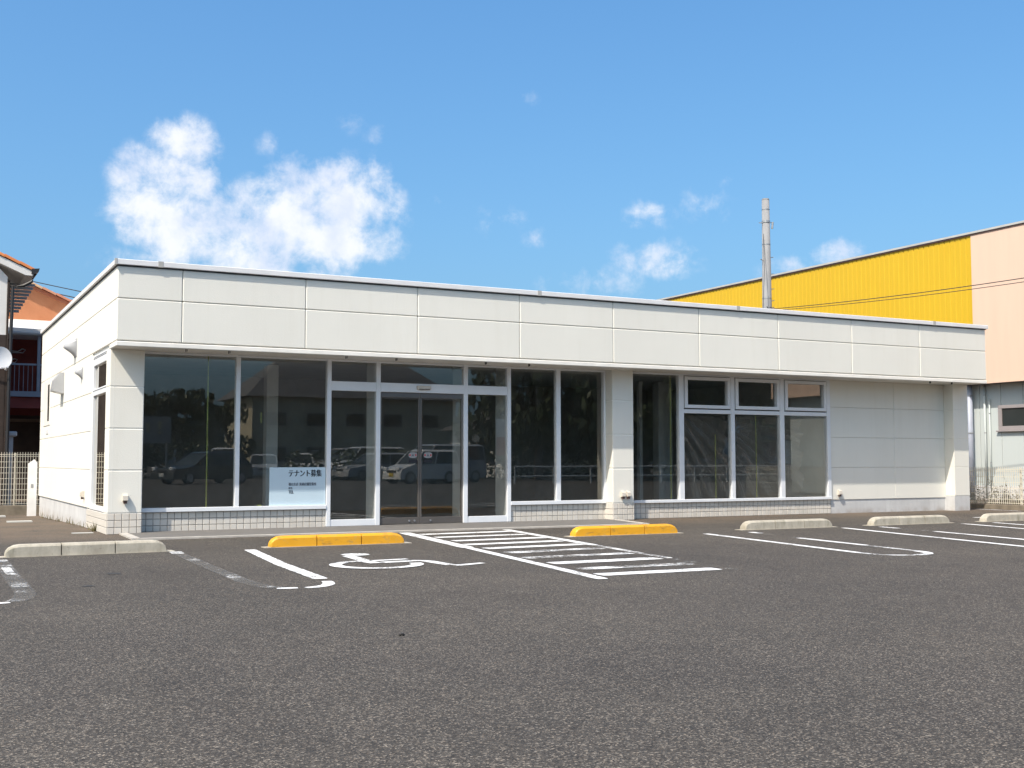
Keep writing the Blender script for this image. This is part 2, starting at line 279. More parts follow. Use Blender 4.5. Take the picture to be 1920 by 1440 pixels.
# ------------------------------------------------------------------ mesh helpers
class MB:
    def __init__(s): s.v = []; s.f = []
    def add(s, v, f):
        k = len(s.v); s.v += [tuple(x) for x in v]; s.f += [tuple(i+k for i in q) for q in f]; return s
    def box(s, x0, x1, y0, y1, z0, z1):
        v = [(x0,y0,z0),(x1,y0,z0),(x1,y1,z0),(x0,y1,z0),(x0,y0,z1),(x1,y0,z1),(x1,y1,z1),(x0,y1,z1)]
        return s.add(v, [(0,3,2,1),(4,5,6,7),(0,1,5,4),(1,2,6,5),(2,3,7,6),(3,0,4,7)])
    def cham(s, x0, x1, y0, y1, z0, z1, c=.006, seg=1):
        bm = bmesh.new(); bmesh.ops.create_cube(bm, size=1)
        for q in bm.verts: q.co = Vector(((x0+x1)/2+q.co.x*(x1-x0), (y0+y1)/2+q.co.y*(y1-y0), (z0+z1)/2+q.co.z*(z1-z0)))
        bmesh.ops.bevel(bm, geom=bm.edges[:], offset=c, segments=seg, affect='EDGES', profile=.5)
        bm.verts.index_update(); s.add([q.co for q in bm.verts], [[w.index for w in f.verts] for f in bm.faces]); bm.free(); return s
    def tube(s, pts, r, n=6, r1=None, cap=True):
        pts = [Vector(p) for p in pts]; rings = []
        for i, p in enumerate(pts):
            d = (pts[min(i+1, len(pts)-1)] - pts[max(i-1, 0)]).normalized()
            a = d.cross(Vector((0,0,1)) if abs(d.z) < .9 else Vector((1,0,0))).normalized(); b = d.cross(a)
            rr = r if r1 is None else r + (r1-r)*i/(len(pts)-1)
            rings.append([p + (a*math.cos(2*math.pi*k/n) + b*math.sin(2*math.pi*k/n))*rr for k in range(n)])
        v = [q for g in rings for q in g]; f = []
        for i in range(len(pts)-1):
            for k in range(n): f.append((i*n+k, i*n+(k+1)%n, (i+1)*n+(k+1)%n, (i+1)*n+k))
        if cap: f += [tuple(range(n)), tuple(range((len(pts)-1)*n, len(pts)*n))[::-1]]
        return s.add(v, f)
    def prism(s, prof, axis, a, b):
        """profile of 2-tuples extruded along axis 0/1/2 from a to b"""
        n = len(prof); v = []
        for w in (a, b):
            for p, q in prof: v.append({0: (w, p, q), 1: (p, w, q), 2: (p, q, w)}[axis])
        return s.add(v, [tuple(range(n)), tuple(range(n, 2*n))[::-1]] + [(i, i+n, (i+1) % n+n, (i+1) % n) for i in range(n)])
    def ribbon(s, pts, w, z):
        """flat painted ribbon along a 2D polyline"""
        P = [Vector(p) for p in pts]; v = []
        for i, p in enumerate(P):
            d = (P[min(i+1, len(P)-1)] - P[max(i-1, 0)]).normalized(); nrm = Vector((-d.y, d.x))
            ww = w if isinstance(w, (int, float)) else w[i]
            v += [(p.x+nrm.x*ww/2, p.y+nrm.y*ww/2, z), (p.x-nrm.x*ww/2, p.y-nrm.y*ww/2, z)]
        return s.add(v, [(2*i, 2*i+1, 2*i+3, 2*i+2) for i in range(len(P)-1)])
    def mesh(s, name):
        m = bpy.data.meshes.new(name); m.from_pydata(s.v, [], s.f); m.update()
        bm = bmesh.new(); bm.from_mesh(m); bmesh.ops.recalc_face_normals(bm, faces=bm.faces[:]); bm.to_mesh(m); bm.free(); return m
    def build(s, name, mat, parent=None, smooth=False, **k):
        m = s.mesh(name)
        if mat: m.materials.append(M[mat])
        if smooth:
            for p in m.polygons: p.use_smooth = True
        return obj(name, m, parent, **k)
def obj(name, me, parent=None, loc=None, rot=None, label=None, cat=None, group=None, kind=None):
    o = bpy.data.objects.new(name, me); C.objects.link(o)
    if parent: o.parent = parent
    if loc: o.location = loc
    if rot: o.rotation_euler = rot
    return tag(o, label, cat, group, kind)
def tag(o, label=None, cat=None, group=None, kind=None):
    for a, b in (('label', label), ('category', cat), ('group', group), ('kind', kind)):
        if b: o[a] = b
    return o
def thing(name, label, cat, group=None, loc=(0,0,0), rot=None): return obj(name, None, None, loc, rot, label, cat, group)
def ubend(pl):  return pl

# ------------------------------------------------------------------ ground
gb = MB(); ys = [-400, 0, 12, 18, 20, 22, 24, 26, 28, 60, 500]
def gz(y): 
    q = min(1, max(0, (y-18)/9)); return -.12*q*q*(3-2*q)
xs = [-400, 0, 2, 20, 26, 500]
gv = [(x, y, gz(y)) for y in ys for x in xs]; nx = len(xs)
lot = gb.add(gv, [(j*nx+i, j*nx+i+1, (j+1)*nx+i+1, (j+1)*nx+i) for j in range(len(ys)-1) for i in range(nx-1)]).build('parking_lot', 'asphalt', kind='structure')
PZ = .004
mrnd = random.Random(21)
def mark(name, pts, w, mat='paint', z=PZ):
    P = [Vector(p) for p in pts]; q = [P[0]]
    for a, b in zip(P, P[1:]):
        n = max(1, int((b-a).length/.05)); q += [a.lerp(b, (i+1)/n) for i in range(n)]
    wl = [w*(1+mrnd.uniform(-.07, .07)) for _ in q]; wl[0] *= .8; wl[-1] *= .8          # ragged hand-sprayed edge
    return MB().ribbon(q, wl, z).build(name, mat, lot)
def arc(p0, pc, p1, n=8):
    p0, pc, p1 = Vector(p0), Vector(pc), Vector(p1); return [tuple(p0*(1-t)**2 + pc*2*t*(1-t) + p1*t*t) for t in [i/n for i in range(n+1)]]
# hairpin line between the left stalls: faded left leg, fresh right leg
mark('parking_line', [(3.52, 13.18), (3.3, 11.2), (3.19, 9.62)], .13)
mark('parking_line', arc((3.17, 9.42), (3.12, 9.02), (2.86, 9.0), 6), .10)
mark('parking_line', [(2.71, 13.3), (2.68, 12.95)], .13, 'paint_worn')
mark('parking_line', [(2.68, 12.95), (2.60, 11.0), (2.56, 9.9)] + arc((2.56, 9.9), (2.54, 9.25), (2.66, 9.08), 5)[1:], .12, 'paint_gone', PZ+.003)
mark('paint_trace', [(2.68, 12.95), (2.60, 11.0), (2.56, 9.9)] + arc((2.56, 9.9), (2.54, 9.25), (2.66, 9.08), 5)[1:], .14, 'ghost', PZ)
mark('parking_line', [(2.64, 9.06), (2.8, 9.02)], .09)
mark('parking_line', [(.91, 13.0), (.90, 12.75)], .13, 'paint_worn')
mark('parking_line', [(.90, 12.75), (.87, 11.2), (.86, 10.0)] + arc((.86, 10.0), (.87, 9.3), (.72, 9.08), 5)[1:], .12, 'paint_gone', PZ+.003)
mark('paint_trace', [(.90, 12.75), (.87, 11.2), (.86, 10.0)] + arc((.86, 10.0), (.87, 9.3), (.72, 9.08), 5)[1:], .15, 'ghost', PZ)
mark('parking_line', [(.70, 9.05), (.35, 9.0)], .09); mark('parking_line', [(.882, 12.0), (.872, 11.2)], .08, 'paint_worn', PZ+.006)
# hatched crossing
L0, L1, R0, R1 = Vector((6.27, 15.27)), Vector((5.31, 8.48)), Vector((7.88, 15.27)), Vector((6.85, 8.66))
mark('hatch_border', [tuple(L0), tuple(L0.lerp(L1, .44))], .17); mark('hatch_border', [tuple(L0.lerp(L1, .443)), tuple(L1)], .115)
mark('hatch_border', [tuple(R0), tuple(R0.lerp(R1, .5))], .13); mark('hatch_border', [tuple(R0.lerp(R1, .503)), tuple(R0.lerp(R1, .8))], .10, 'paint_worn')
mark('hatch_border', [tuple(R0.lerp(R1, .803)), tuple(R0.lerp(R1, 1.04))], .09, 'paint_gone')
for i, (yl, yr, ww) in enumerate([(14.80, 14.88, .23), (14.13, 14.17, .21), (13.42, 13.46, .23), (12.74, 12.80, .23), (12.07, 12.16, .23), (11.40, 11.50, .23), (10.70, 10.74, .21), (10.02, 10.04, .24), (9.38, 9.36, .20), (8.82, 8.80, .22)]):
    xl = L0.x + (L1.x-L0.x)*(15.27-yl)/6.79 + .11; xr = R0.x + (R1.x-R0.x)*(15.27-yr)/6.6 - .09
    mark('hatch_stripe', [(xl+.03*(i % 3), yl), ((xl+xr)/2, (yl+yr)/2), (xr-.02*(i % 2), yr)], ww, 'paint_worn' if i in (5, 6, 8) else 'paint')
# right hand stalls
mark('parking_line', [(9.87, 13.1), (9.55, 11.1), (9.30, 9.6)], .11); mark('parking_line', [(9.30, 9.6)] + arc((9.30, 9.6), (9.24, 9.12), (9.6, 9.08), 5)[1:], .10, 'paint_worn')
mark('parking_line', arc((9.62, 9.08), (9.98, 9.06), (10.06, 9.5), 5), .11)
mark('parking_line', [(10.66, 13.1), (10.60, 12.8)], .11); mark('parking_line', [(10.60, 12.8), (10.4, 11.8)], .09, 'paint_gone'); mark('parking_line', [(10.4, 11.8), (10.2, 10.4)], .11); mark('parking_line', [(10.2, 10.4), (10.07, 9.52)], .09, 'paint_worn')
mark('parking_line', [(12.56, 13.27), (12.1, 11.2), (11.6, 9.0)], .11)
mark('parking_line', [(13.27, 13.22), (13.2, 12.8)], .11); mark('parking_line', [(13.2, 12.8), (13.08, 12.0)], .09, 'paint_gone'); mark('parking_line', [(13.08, 12.0), (12.75, 10.3), (12.4, 8.9)], .11)
mark('parking_line', [(15.1, 13.28), (14.7, 11.6), (14.2, 9.3)], .11); mark('parking_line', [(15.8, 13.25), (15.45, 11.6), (15.0, 9.6)], .11)
mark('parking_line', [(16.9, 14.6), (17.9, 14.45)], .12)
mark('parking_line', [(20.0, 17.2), (19.9, 16.0)], .10, 'paint_worn')
# wheelchair pictogram
wc = MB()
wc.ribbon([(4.335+.135*math.cos(a), 11.93+.02*math.sin(a)) for a in (math.pi, 0)], [.2, .2], PZ)
wc.ribbon(arc((4.205, 11.82), (4.21, 11.6), (4.14, 11.05), 5) , [.12, .13, .13, .13, .13, .14], PZ)
wc.ribbon([(4.14, 11.05), (4.17, 10.86)], .14, PZ)
wc.ribbon([(4.19, 11.12), (4.62, 11.17)], .10, PZ)
wc.ribbon([(4.25, 10.90), (4.62, 10.93), (4.70, 10.88), (4.73, 10.33)], [.14, .14, .13, .11], PZ)
wc.ribbon([(4.74, 10.26), (4.90, 10.30), (5.10, 10.38)], [.13, .11, .08], PZ)
wc.ribbon([(4.10+.395*math.cos(R(a)), 10.68+.41*math.sin(R(a))) for a in range(92, 372, 14)], .125, PZ+.004)
sym = wc.build('wheelchair_symbol', 'paint', lot)
def blob(name, x, y, rx, ry, mat): return MB().add([(x+rx*math.cos(a*.7854), y+ry*math.sin(a*.7854), PZ-.001) for a in range(8)], [tuple(range(8))]).build(name, mat, lot)
wc_head = MB().add([(4.335+.15*math.cos(a*.5236), 11.93+.16*math.sin(a*.5236), PZ+.002) for a in range(12)], [tuple(range(12))]).build('symbol_head', 'paint', sym)
M['tar'] = simple('tar_spot', (.035, .034, .034), .7)
blob('tar_spot', 1.70, 10.95, .07, .07, 'tar'); blob('tar_spot', 1.35, 9.95, .05, .05, 'tar')
M['plate'] = simple('pale_inset_plate', (.5, .5, .48), .6)
MB().box(1.63, 2.03, 22.0, 22.25, gz(22)-.02, gz(22)+.02).build('ground_plate', 'plate', lot)
MB().box(2.12, 2.40, 17.3, 17.42, -.01, .008).build('ground_plate', 'plate', lot)
MB().box(1.62, 1.86, 25.6, 25.9, gz(25.7)-.02, gz(25.7)+.03).build('ground_plate', 'plate', lot)
# entrance slab
sl = MB().add([(2.76, 16.80, .016), (2.72, 15.56, .016), (10.44, 15.46, .016), (10.72, 16.82, .016), (10.72, 17.10, .016), (2.76, 17.10, .016)], [(0,1,2,3,4,5)])
slab = sl.build('entrance_slab', 'slab', kind='structure')
eb = MB(); 
for a, b in (((2.72, 16.80), (2.68, 15.52)), ((2.68, 15.52), (10.46, 15.42)), ((10.46, 15.42), (10.76, 16.80))):
    a, b = Vector(a), Vector(b); d = (b-a).normalized(); n = Vector((-d.y, d.x))*.055
    v = [(*(a-n), 0), (*(b-n), 0), (*(b+n), 0), (*(a+n), 0)]; eb.add([(p[0], p[1], -.02) for p in v] + [(p[0], p[1], .022) for p in v], [(4,5,6,7),(0,1,5,4),(1,2,6,5),(2,3,7,6),(3,0,4,7)])
eb.build('slab_edge', 'slab_edge', slab)

# ------------------------------------------------------------------ shop building
XL, XR, YF, YP, YG, YB = 2.5, 19.38, 16.33, 16.82, 17.06, 26.0
ZS, ZT, ZJ, ZC, ZTOP = 2.575, 2.645, 3.222, 3.665, 3.752
Z1, Z2, Z3 = .882, 1.463, 2.047
shop = thing('shop_building', 'long flat-roofed off-white single-storey vacant shop with glazed front', 'building')
def part(name, mat, *boxes, parent=shop, c=0, seg=1, **k):
    b = MB()
    for q in boxes: b.cham(*q, c, seg) if c else b.box(*q)
    return b.build(name, mat, parent, **k)
# structure behind the cladding
part('wall_core', 'core', (XL+.03, XL+.16, 18.62, YB, -.2, ZC), (XL+.03, XL+.16, YF+.04, 18.62, 2.60, ZC), (XL+.035, XL+.16, 17.17, 18.62, -.2, .29))
part('wall_core', 'core', (XR-.16, XR-.03, YF+.04, YB, ZS+.03, ZC), (XR-.16, XR-.03, YP+.31, YB, -.2, ZS+.029)); part('wall_core', 'core', (XL+.16, XR-.16, YB-.15, YB, -.2, ZC))
part('wall_core', 'core', (XL+.16, XR-.16, YF+.04, YF+.14, ZS+.03, ZC)); part('wall_core', 'core', (15.86, 18.96, YG+.035, YG+.16, -.1, ZS))
part('roof_deck', 'roof', (XL+.16, XR-.16, YF+.14, YB-.15, 3.50, 3.56))
part('soffit', 'soffit', (XL+.012, XR-.012, YF+.035, YG+.12, ZS, ZS+.028))
# fascia panels
fx = [XL] + [3.37+1.77*i for i in range(10)]; fx[-1] = XR
g = .0028
for i in range(len(fx)-1):
    for z0, z1 in ((ZT, ZJ), (ZJ, ZC)):
        part('fascia_panel', 'panel', (fx[i]+(g if i else 0), fx[i+1]-(g if i < 9 else 0), YF, YF+.04, z0+g, z1-g), c=.011)
for z0, z1 in ((ZT, ZJ), (ZJ, ZC)):
    part('side_panel', 'panel', (XL, XL+.03, YF+.0405, YB, z0+g, z1-g), c=.006); part('side_panel', 'panel', (XR-.03, XR, YF+.0405, YB, z0+g, z1-g), c=.006)
for z0, z1 in ((.30, Z1), (Z1, Z2), (Z2, Z3), (Z3, ZT)):
    part('side_panel', 'panel', (XL, XL+.03, 18.62, YB, z0+g, z1-g), c=.006); part('side_panel', 'panel', (XR-.03, XR, YP+.3, YB, z0+g, z1-g), c=.006)
part('base_wall', 'concrete', (XL+.022, XL+.10, 18.80, YB-.02, -.2, .298)); part('base_wall', 'concrete', (15.86, 18.95, YG+.014, YG+.10, -.1, .262))
# trim under the fascia, coping over it
part('drip_trim', 'trim', (XL-.004, XR+.004, YF-.006, YF+.032, ZS-.006, ZT-.010), c=.008); part('drip_trim', 'trim', (XL-.004, XL+.03, YF+.033, YP+.10, ZS-.006, ZT-.010), c=.006); part('drip_trim', 'trim', (XR-.03, XR+.004, YF+.033, YP+.10, ZS-.006, ZT-.010), c=.006)
cop = part('coping', 'coping', (XL-.04, XR+.04, YF-.045, YF+.22, ZC+.012, ZTOP), c=.006); part('coping', 'coping', (XL-.04, XL+.20, YF+.221, YB+.04, ZC+.012, ZTOP), c=.006); part('coping', 'coping', (XR-.20, XR+.04, YF+.221, YB+.04, ZC+.012, ZTOP), c=.006); part('coping', 'coping', (XL+.201, XR-.201, YB-.2, YB+.04, ZC+.012, ZTOP), c=.006)
part('coping_shade_strip', 'gasket', (XL-.012, XR+.012, YF-.012, YF+.1, ZC-.002, ZC+.0125), (XL-.012, XL+.1, YF+.1005, YB+.01, ZC-.002, ZC+.0125))  # black strip stands in for the line of shade under the coping
part('coping_joint', 'coping_joint', (XL-.044, XL-.014, YF-.049, YF+.02, ZC+.008, ZTOP+.003), parent=cop)
for x in (3.06, 9.02, 13.05, 17.9): part('coping_joint', 'coping_joint', (x-.035, x+.035, YF-.048, YF+.2, ZC+.008, ZTOP+.003), parent=cop)
# piers (rounded outer corner on the left one)
def pier(x0, x1, yb, tile=True, zb=.29):
    core = part('pier_core', 'core', (x0+.006, x1-.006, YP+.006, yb, -.1, ZS))
    zs = [zb, Z1, Z2, Z3, ZS-.002]
    for a, b in zip(zs, zs[1:]): part('pier_panel', 'panel', (x0, x1, YP, yb-.001, a+g*.8, b-g*.8), c=.012 if tile else .006, seg=2, parent=shop)
pier(XL, 2.965, 17.165); pier(10.735, 11.165, YG+.06); pier(18.955, XR, YP+.305, False, .30)
part('base_wall', 'concrete', (18.945, XR-.004, YP+.004, 17.3, -.1, .298))
part('pier_joint', 'core', (XL+.055, XL+.061, YP-.0015, YP+.004, .30, ZS-.01))
# tiled plinth
TH = .0955; tmesh = {}
def tile_mesh(w, h):
    k = (round(w, 3), round(h, 3))
    if k not in tmesh:
        b = MB(); W_, H_, c = w/2, h/2, .004
        b.add([(-W_, 0, -H_), (W_, 0, -H_), (W_, 0, H_), (-W_, 0, H_), (-W_+c, -.007, -H_+c), (W_-c, -.007, -H_+c), (W_-c, -.007, H_-c), (-W_+c, -.007, H_-c)], [(4,5,6,7), (0,1,5,4), (1,2,6,5), (2,3,7,6), (3,0,4,7)])
        m = b.mesh('tile'); m.materials.append(M['tile']); tmesh[k] = m
    return tmesh[k]
rest = MB()
def plinth(p0, p1, ztop=.282, stuff_after=None, side=None):
    """rows of tiles along a straight run from p0 to p1, facing the side to the right of the run"""
    p0, p1 = Vector((*p0, 0)), Vector((*p1, 0)); d = (p1-p0); Lr = d.length; d.normalize(); ang = math.atan2(d.y, d.x); n = max(1, math.ceil(Lr/.1 - .15)); gz_ = ztop/3
    for i in range(n):
        a, b = i*.1, min(Lr, (i+1)*.1)
        if n-i == 2 and Lr-(i+1)*.1 < .02: b = Lr
        if b-a < .02: continue
        for r_ in range(3):
            c = p0 + d*((a+b)/2); z = gz_*(r_+.5)
            me = tile_mesh(b-a-.007, gz_-.007)
            if stuff_after is not None and i >= stuff_after:
                mw = Matrix.Translation((c.x, c.y, z)) @ Matrix.Rotation(ang, 4, 'Z'); rest.add([mw @ v.co for v in me.vertices], [tuple(p.vertices) for p in me.polygons])
            else: obj('tile', me, shop, (c.x, c.y, z), (0, 0, ang))
plinth((XL, YP), (2.965, YP), .29); plinth((2.965, YG+.01), (5.716, YG+.01)); plinth((8.89, YG+.01), (10.735, YG+.01)); plinth((10.735, YP), (11.165, YP), .29); plinth((11.165, YG+.01), (15.85, YG+.01), .282, 43)
plinth((XL, 18.80), (XL, YP), .29, 0); plinth((10.735, YG+.01), (10.735, YP), .29, 0); plinth((2.965, YP), (2.965, YG+.01), .29, 0); plinth((11.165, YP), (11.165, YG+.01), .29, 0)
ro = rest.build('tile_rows', 'tile', shop, kind='stuff')
part('tile_backing', 'grout', (XL+.0025, XL+.12, YP+.0025, 18.80, -.1, .288), (XL+.12, 2.9625, YP+.0025, 17.2, -.1, .288)); part('tile_backing', 'grout', (2.963, 5.714, YG+.0125, YG+.14, -.1, .281)); part('tile_backing', 'grout', (8.892, 10.74, YG+.0125, YG+.14, -.1, .281))
part('tile_backing', 'grout', (10.7375, 11.1625, YP+.0025, YG+.14, -.1, .288)); part('tile_backing', 'grout', (11.163, 15.848, YG+.0125, YG+.14, -.1, .281))
# glazing
YFr0, YFr1 = YG-.03, YG+.07
def frame(name, *boxes, parent=shop, mat='frame', c=.004, label=None): return part(name, mat, *boxes, parent=parent, c=c, label=label)
def pane(x0, x1, z0, z1, parent, y=YG+.012): return part('pane', 'glass', (x0, x1, y, y+.008, z0, z1), parent=parent)
SB, ST = .286, .345   # sill
wA = frame('window_frame', (2.965, 5.714, YFr0-.012, YFr1, SB, ST), (2.967, 2.992, YFr0, YFr1, ST, ZS-.03), (4.316, 4.380, YFr0, YFr1, ST, ZS-.03), (2.967, 5.714, YFr0, YFr1, ZS-.0295, ZS-.001), label='white aluminium frame of the two large left panes')
pane(2.985, 4.322, ST-.01, ZS-.02, wA); pane(4.374, 5.72, ST-.01, ZS-.02, wA)
part('tape_strip', 'tape', (3.905, 3.922, YG+.022, YG+.024, ST, ZS-.03), parent=wA); part('tape_strip', 'tape', (4.700, 4.714, YG+.022, YG+.024, 1.58, 1.74), parent=wA); part('tape_strip', 'tape', (4.66, 4.73, YG+.022, YG+.024, ST, ST+.02), parent=wA)
DB = .10
ent = frame('entrance_frame', (5.716, 5.783, YFr0, YFr1, .017, ZS-.001), (6.514, 6.585, YFr0, YFr1, .017, ZS-.001), (8.022, 8.098, YFr0, YFr1, .017, ZS-.001), (8.820, 8.888, YFr0, YFr1, .017, ZS-.001),
            (5.7835, 6.5135, YFr0+.006, YFr1, 2.095, 2.238), (6.5855, 8.0215, YFr0-.01, YFr1, 2.095, 2.238), (8.0985, 8.8195, YFr0+.006, YFr1, 2.095, 2.238), (5.7835, 6.5135, YFr0+.008, YFr1, .017, .017+DB), (8.0985, 8.8195, YFr0+.008, YFr1, .017, .017+DB),
            (5.7835, 6.5135, YFr0+.006, YFr1, ZS-.03, ZS-.001), (6.5855, 8.0215, YFr0+.006, YFr1, ZS-.03, ZS-.001), (8.0985, 8.8195, YFr0+.006, YFr1, ZS-.03, ZS-.001), label='pale aluminium entrance frame with mullions and transom')
for a, b in ((5.78, 6.517), (6.582, 8.025), (8.095, 8.823)): pane(a, b, 2.232, ZS-.02, ent)
for a, b in ((5.78, 6.517), (8.095, 8.823)): pane(a, b, .11, 2.10, ent)
sen = part('door_sensor', 'plastic', (7.185, 7.425, YFr0-.055, YFr0-.0105, 2.145, 2.205), c=.008, seg=2, parent=shop); part('sensor_lens', 'black', (7.215, 7.40, YFr0-.057, YFr0-.045, 2.142, 2.154), parent=sen)
# steel posts of the porch just behind the glass
for x in (6.525, 8.035, 8.83): part('inner_post', 'white_in', (x, x+.055, YFr1+.01, YFr1+.36, .0, ZS))
for k, (x0, x1) in enumerate(((6.588, 7.268), (7.272, 8.020))):
    yd0, yd1 = YG+.0, YG+.045; s0, s1 = x0+.028, x1-.028
    dr = frame('sliding_door', (x0, x1, yd0, yd1, 2.012, 2.092), (x0, x1, yd0, yd1, .022, .125), (x0, s0, yd0+.001, yd1, .1255, 2.0115), (s1, x1, yd0+.001, yd1, .1255, 2.0115), mat='bronze')
    part('pane', 'glass', (s0-.004, s1+.004, yd0+.016, yd0+.024, .12, 2.02), parent=dr)
    lk = MB(); xc = x1-.18 if k == 0 else x0+.18
    for q in ((0, .09) if k == 0 else (0,)): lk.tube([(xc+q, yd0-.012, .072), (xc+q, yd0+.004, .072)], .016, 10)
    lk.build('lock', 'steel', dr)
    sx = x1-.115 if k == 0 else x0+.14
    yb = yd0+.013
    st = MB().add([(sx+.085*math.cos(R(a))*(1-.12*math.cos(R(2*a))), yb, 1.105+.048*math.sin(R(a))) for a in range(0, 360, 18)], [tuple(range(20))]).build('door_sticker', 'sign_grey', dr)
for k, sx in enumerate((7.268-.115, 7.272+.14)):
    dr = [o for o in bpy.data.objects if o.name.startswith('sliding_door')][k]; yb = YG+.0115
    for s_ in (-1, 1): MB().add([(sx+s_*(.050+.013*math.cos(R(a))), yb, 1.105+.016*math.sin(R(a))) for a in range(0, 360, 30)], [tuple(range(12))]).build('sticker_mark', 'red', dr)
    MB().add([(sx+p*.022, yb, 1.10+q*.03) for p, q in ((0, 1.1), (.35, .3), (1, -.6), (0, -.25), (-1, -.6), (-.35, .3))], [(0,1,2,3), (0,3,4,5)]).build('sticker_mark', 'ink_soft', dr)
    part('sticker_label', 'ink', (sx-.075, sx+.075, YG+.010, YG+.013, .985, 1.035), parent=dr)
wB = frame('window_frame', (8.889, 10.733, YFr0-.012, YFr1, SB, ST), (9.753, 9.836, YFr0, YFr1, ST, ZS-.03), (10.700, 10.733, YFr0, YFr1, ST, ZS-.03), (8.889, 10.733, YFr0, YFr1, ZS-.0295, ZS-.001), label='white aluminium frame of the two panes right of the doors')
pane(8.885, 9.76, ST-.01, ZS-.02, wB); pane(9.83, 10.706, ST-.01, ZS-.02, wB)
wC = frame('window_frame', (11.167, 15.848, YFr0-.012, YFr1, SB-.012, ST-.02), (12.283, 12.389, YFr0, YFr1, ST-.02, ZS-.03), (13.447, 13.533, YFr0, YFr1, ST-.02, ZS-.03), (14.602, 14.706, YFr0, YFr1, ST-.02, ZS-.03), (15.763, 15.848, YFr0, YFr1, ST-.02, ZS-.03), (11.167, 15.848, YFr0, YFr1, ZS-.0295, ZS-.001),
           (12.3895, 13.4465, YFr0+.004, YFr1, 1.868, 1.94), (13.5335, 14.6015, YFr0+.004, YFr1, 1.868, 1.94), (14.7065, 15.7625, YFr0+.004, YFr1, 1.868, 1.94), label='white aluminium frame of the four right bays')
pane(11.17, 12.29, ST-.03, ZS-.02, wC)
for a, b in ((12.38, 13.455), (13.525, 14.61), (14.70, 15.77)):
    pane(a, b, ST-.03, 1.875, wC)
    q0, q1, z0, z1 = a+.025, b-.025, 1.962, ZS-.042
    sa = frame('awning_sash', (q0, q1, YFr0-.016, YG+.04, z1-.06, z1), (q0, q1, YFr0-.016, YG+.04, z0, z0+.06), (q0, q0+.065, YFr0-.0155, YG+.04, z0+.0605, z1-.0605), (q1-.065, q1, YFr0-.0155, YG+.04, z0+.0605, z1-.0605))
    pane(q0+.06, q1-.06, z0+.055, z1-.055, sa)
    part('sash_gap', 'gasket', (a, b, YG-.004, YG+.004, 1.941, z0-.0005), (a, b, YG-.004, YG+.004, z1+.0005, ZS-.03), parent=sa)
for x, z0, z1 in ((12.13, ST, ZS-.05), (13.12, ST, 1.5), (14.06, ST, 1.86)): part('tape_strip', 'tape', (x-.009, x+.009, YG+.022, YG+.024, z0, z1), parent=wC)
# right wall panels
for x0, x1 in ((15.852, 17.55), (17.55, 18.954)):
    for z0, z1 in ((.262, Z1), (Z1, Z2), (Z2, Z3), (Z3, ZS-.001)): part('wall_panel', 'panel', (x0+g*.6, x1-g*.6, YG, YG+.035, z0+g*.6, z1-g*.6), c=.004)
# side window
wS = thing_frame = frame('side_window_frame', (XL+.012, XL+.10, 17.168, 17.205, .295, 2.60), (XL+.012, XL+.10, 18.50, 18.615, .295, 2.60), (XL+.004, XL+.10, 17.2055, 18.4995, .295, .355), (XL+.012, XL+.10, 17.2055, 18.4995, 1.99, 2.09), (XL+.012, XL+.10, 17.2055, 18.4995, 2.44, 2.60), label='tall narrow aluminium frame in the left wall')
for z0, z1 in ((.35, 1.995), (2.085, 2.445)): part('pane', 'glass', (XL+.05, XL+.058, 17.20, 18.505, z0, z1), parent=wS)
part('tape_strip', 'tape', (XL+.061, XL+.063, 17.21, 18.49, 1.52, 1.55), parent=wS)
part('frame_groove', 'gasket', (XL+.0095, XL+.013, 17.21, 18.50, 2.545, 2.552), (XL+.0095, XL+.013, 17.21, 18.50, 2.565, 2.572), (XL+.0095, XL+.013, 17.21, 18.50, 2.06, 2.067), parent=wS)
# slit window, hoods, outlets on the walls
sw = part('slit_window', 'trim', (XL-.012, XL+.02, 24.18, 24.28, 1.72, 2.62), (XL-.012, XL+.02, 24.62, 25.35, 1.72, 2.62), (XL-.012, XL+.02, 24.281, 24.619, 1.72, 1.80), (XL-.012, XL+.02, 24.281, 24.619, 2.52, 2.62)); part('pane', 'darkglass', (XL-.008, XL+.01, 24.281, 24.619, 1.80, 2.52), parent=sw)
part('vent_plate', 'coping', (XL-.012, XL+.004, 24.4, 24.8, 1.55, 1.64), c=.003)
def dome(y, z, r):
    b = MB(); n, m = 14, 7; v = []; f = []
    for j in range(m+1):          # vertical half hood: quarter sphere over a flat cowl, open below
        t_ = j/m*math.pi/2
        for i in range(n+1):
            p = i/n*math.pi; v.append((XL-.002-r*1.35*math.sin(p)*math.cos(t_)**.7, y-r*math.cos(p), z+r*math.sin(t_)*.9))
    for i in range(n+1):
        p = i/n*math.pi; v.append((XL-.002-r*.55*math.sin(p), y-r*.92*math.cos(p), z-r*.55))
    for i in range(n+1):
        p = i/n*math.pi; v.append((XL-.002-r*.06*math.sin(p), y-r*.8*math.cos(p), z-r*1.0))
    w_ = n+1
    for j in range(m): f += [(j*w_+i, j*w_+i+1, (j+1)*w_+i+1, (j+1)*w_+i) for i in range(n)]
    b0 = (m+1)*w_; f += [(i, i+1, b0+i+1, b0+i) for i in range(n)]; f += [(b0+i, b0+i+1, b0+w_+i+1, b0+w_+i) for i in range(n)]
    d = b.add(v, f).build('vent_hood', 'hood', shop, smooth=True); part('hood_flange', 'hood', (XL-.008, XL-.001, y-r*1.12, y+r*1.12, z-r*1.05, z+r*1.1), parent=d, c=.002); return d
dome(20.55, 2.90, .145); dome(19.68, 2.42, .085)
MB().prism([(XL-.002, 2.60), (XL-.07, 2.59), (XL-.16, 2.47), (XL-.195, 2.27), (XL-.002, 2.22)], 1, 22.05, 22.45).build('box_hood', 'hood', shop)
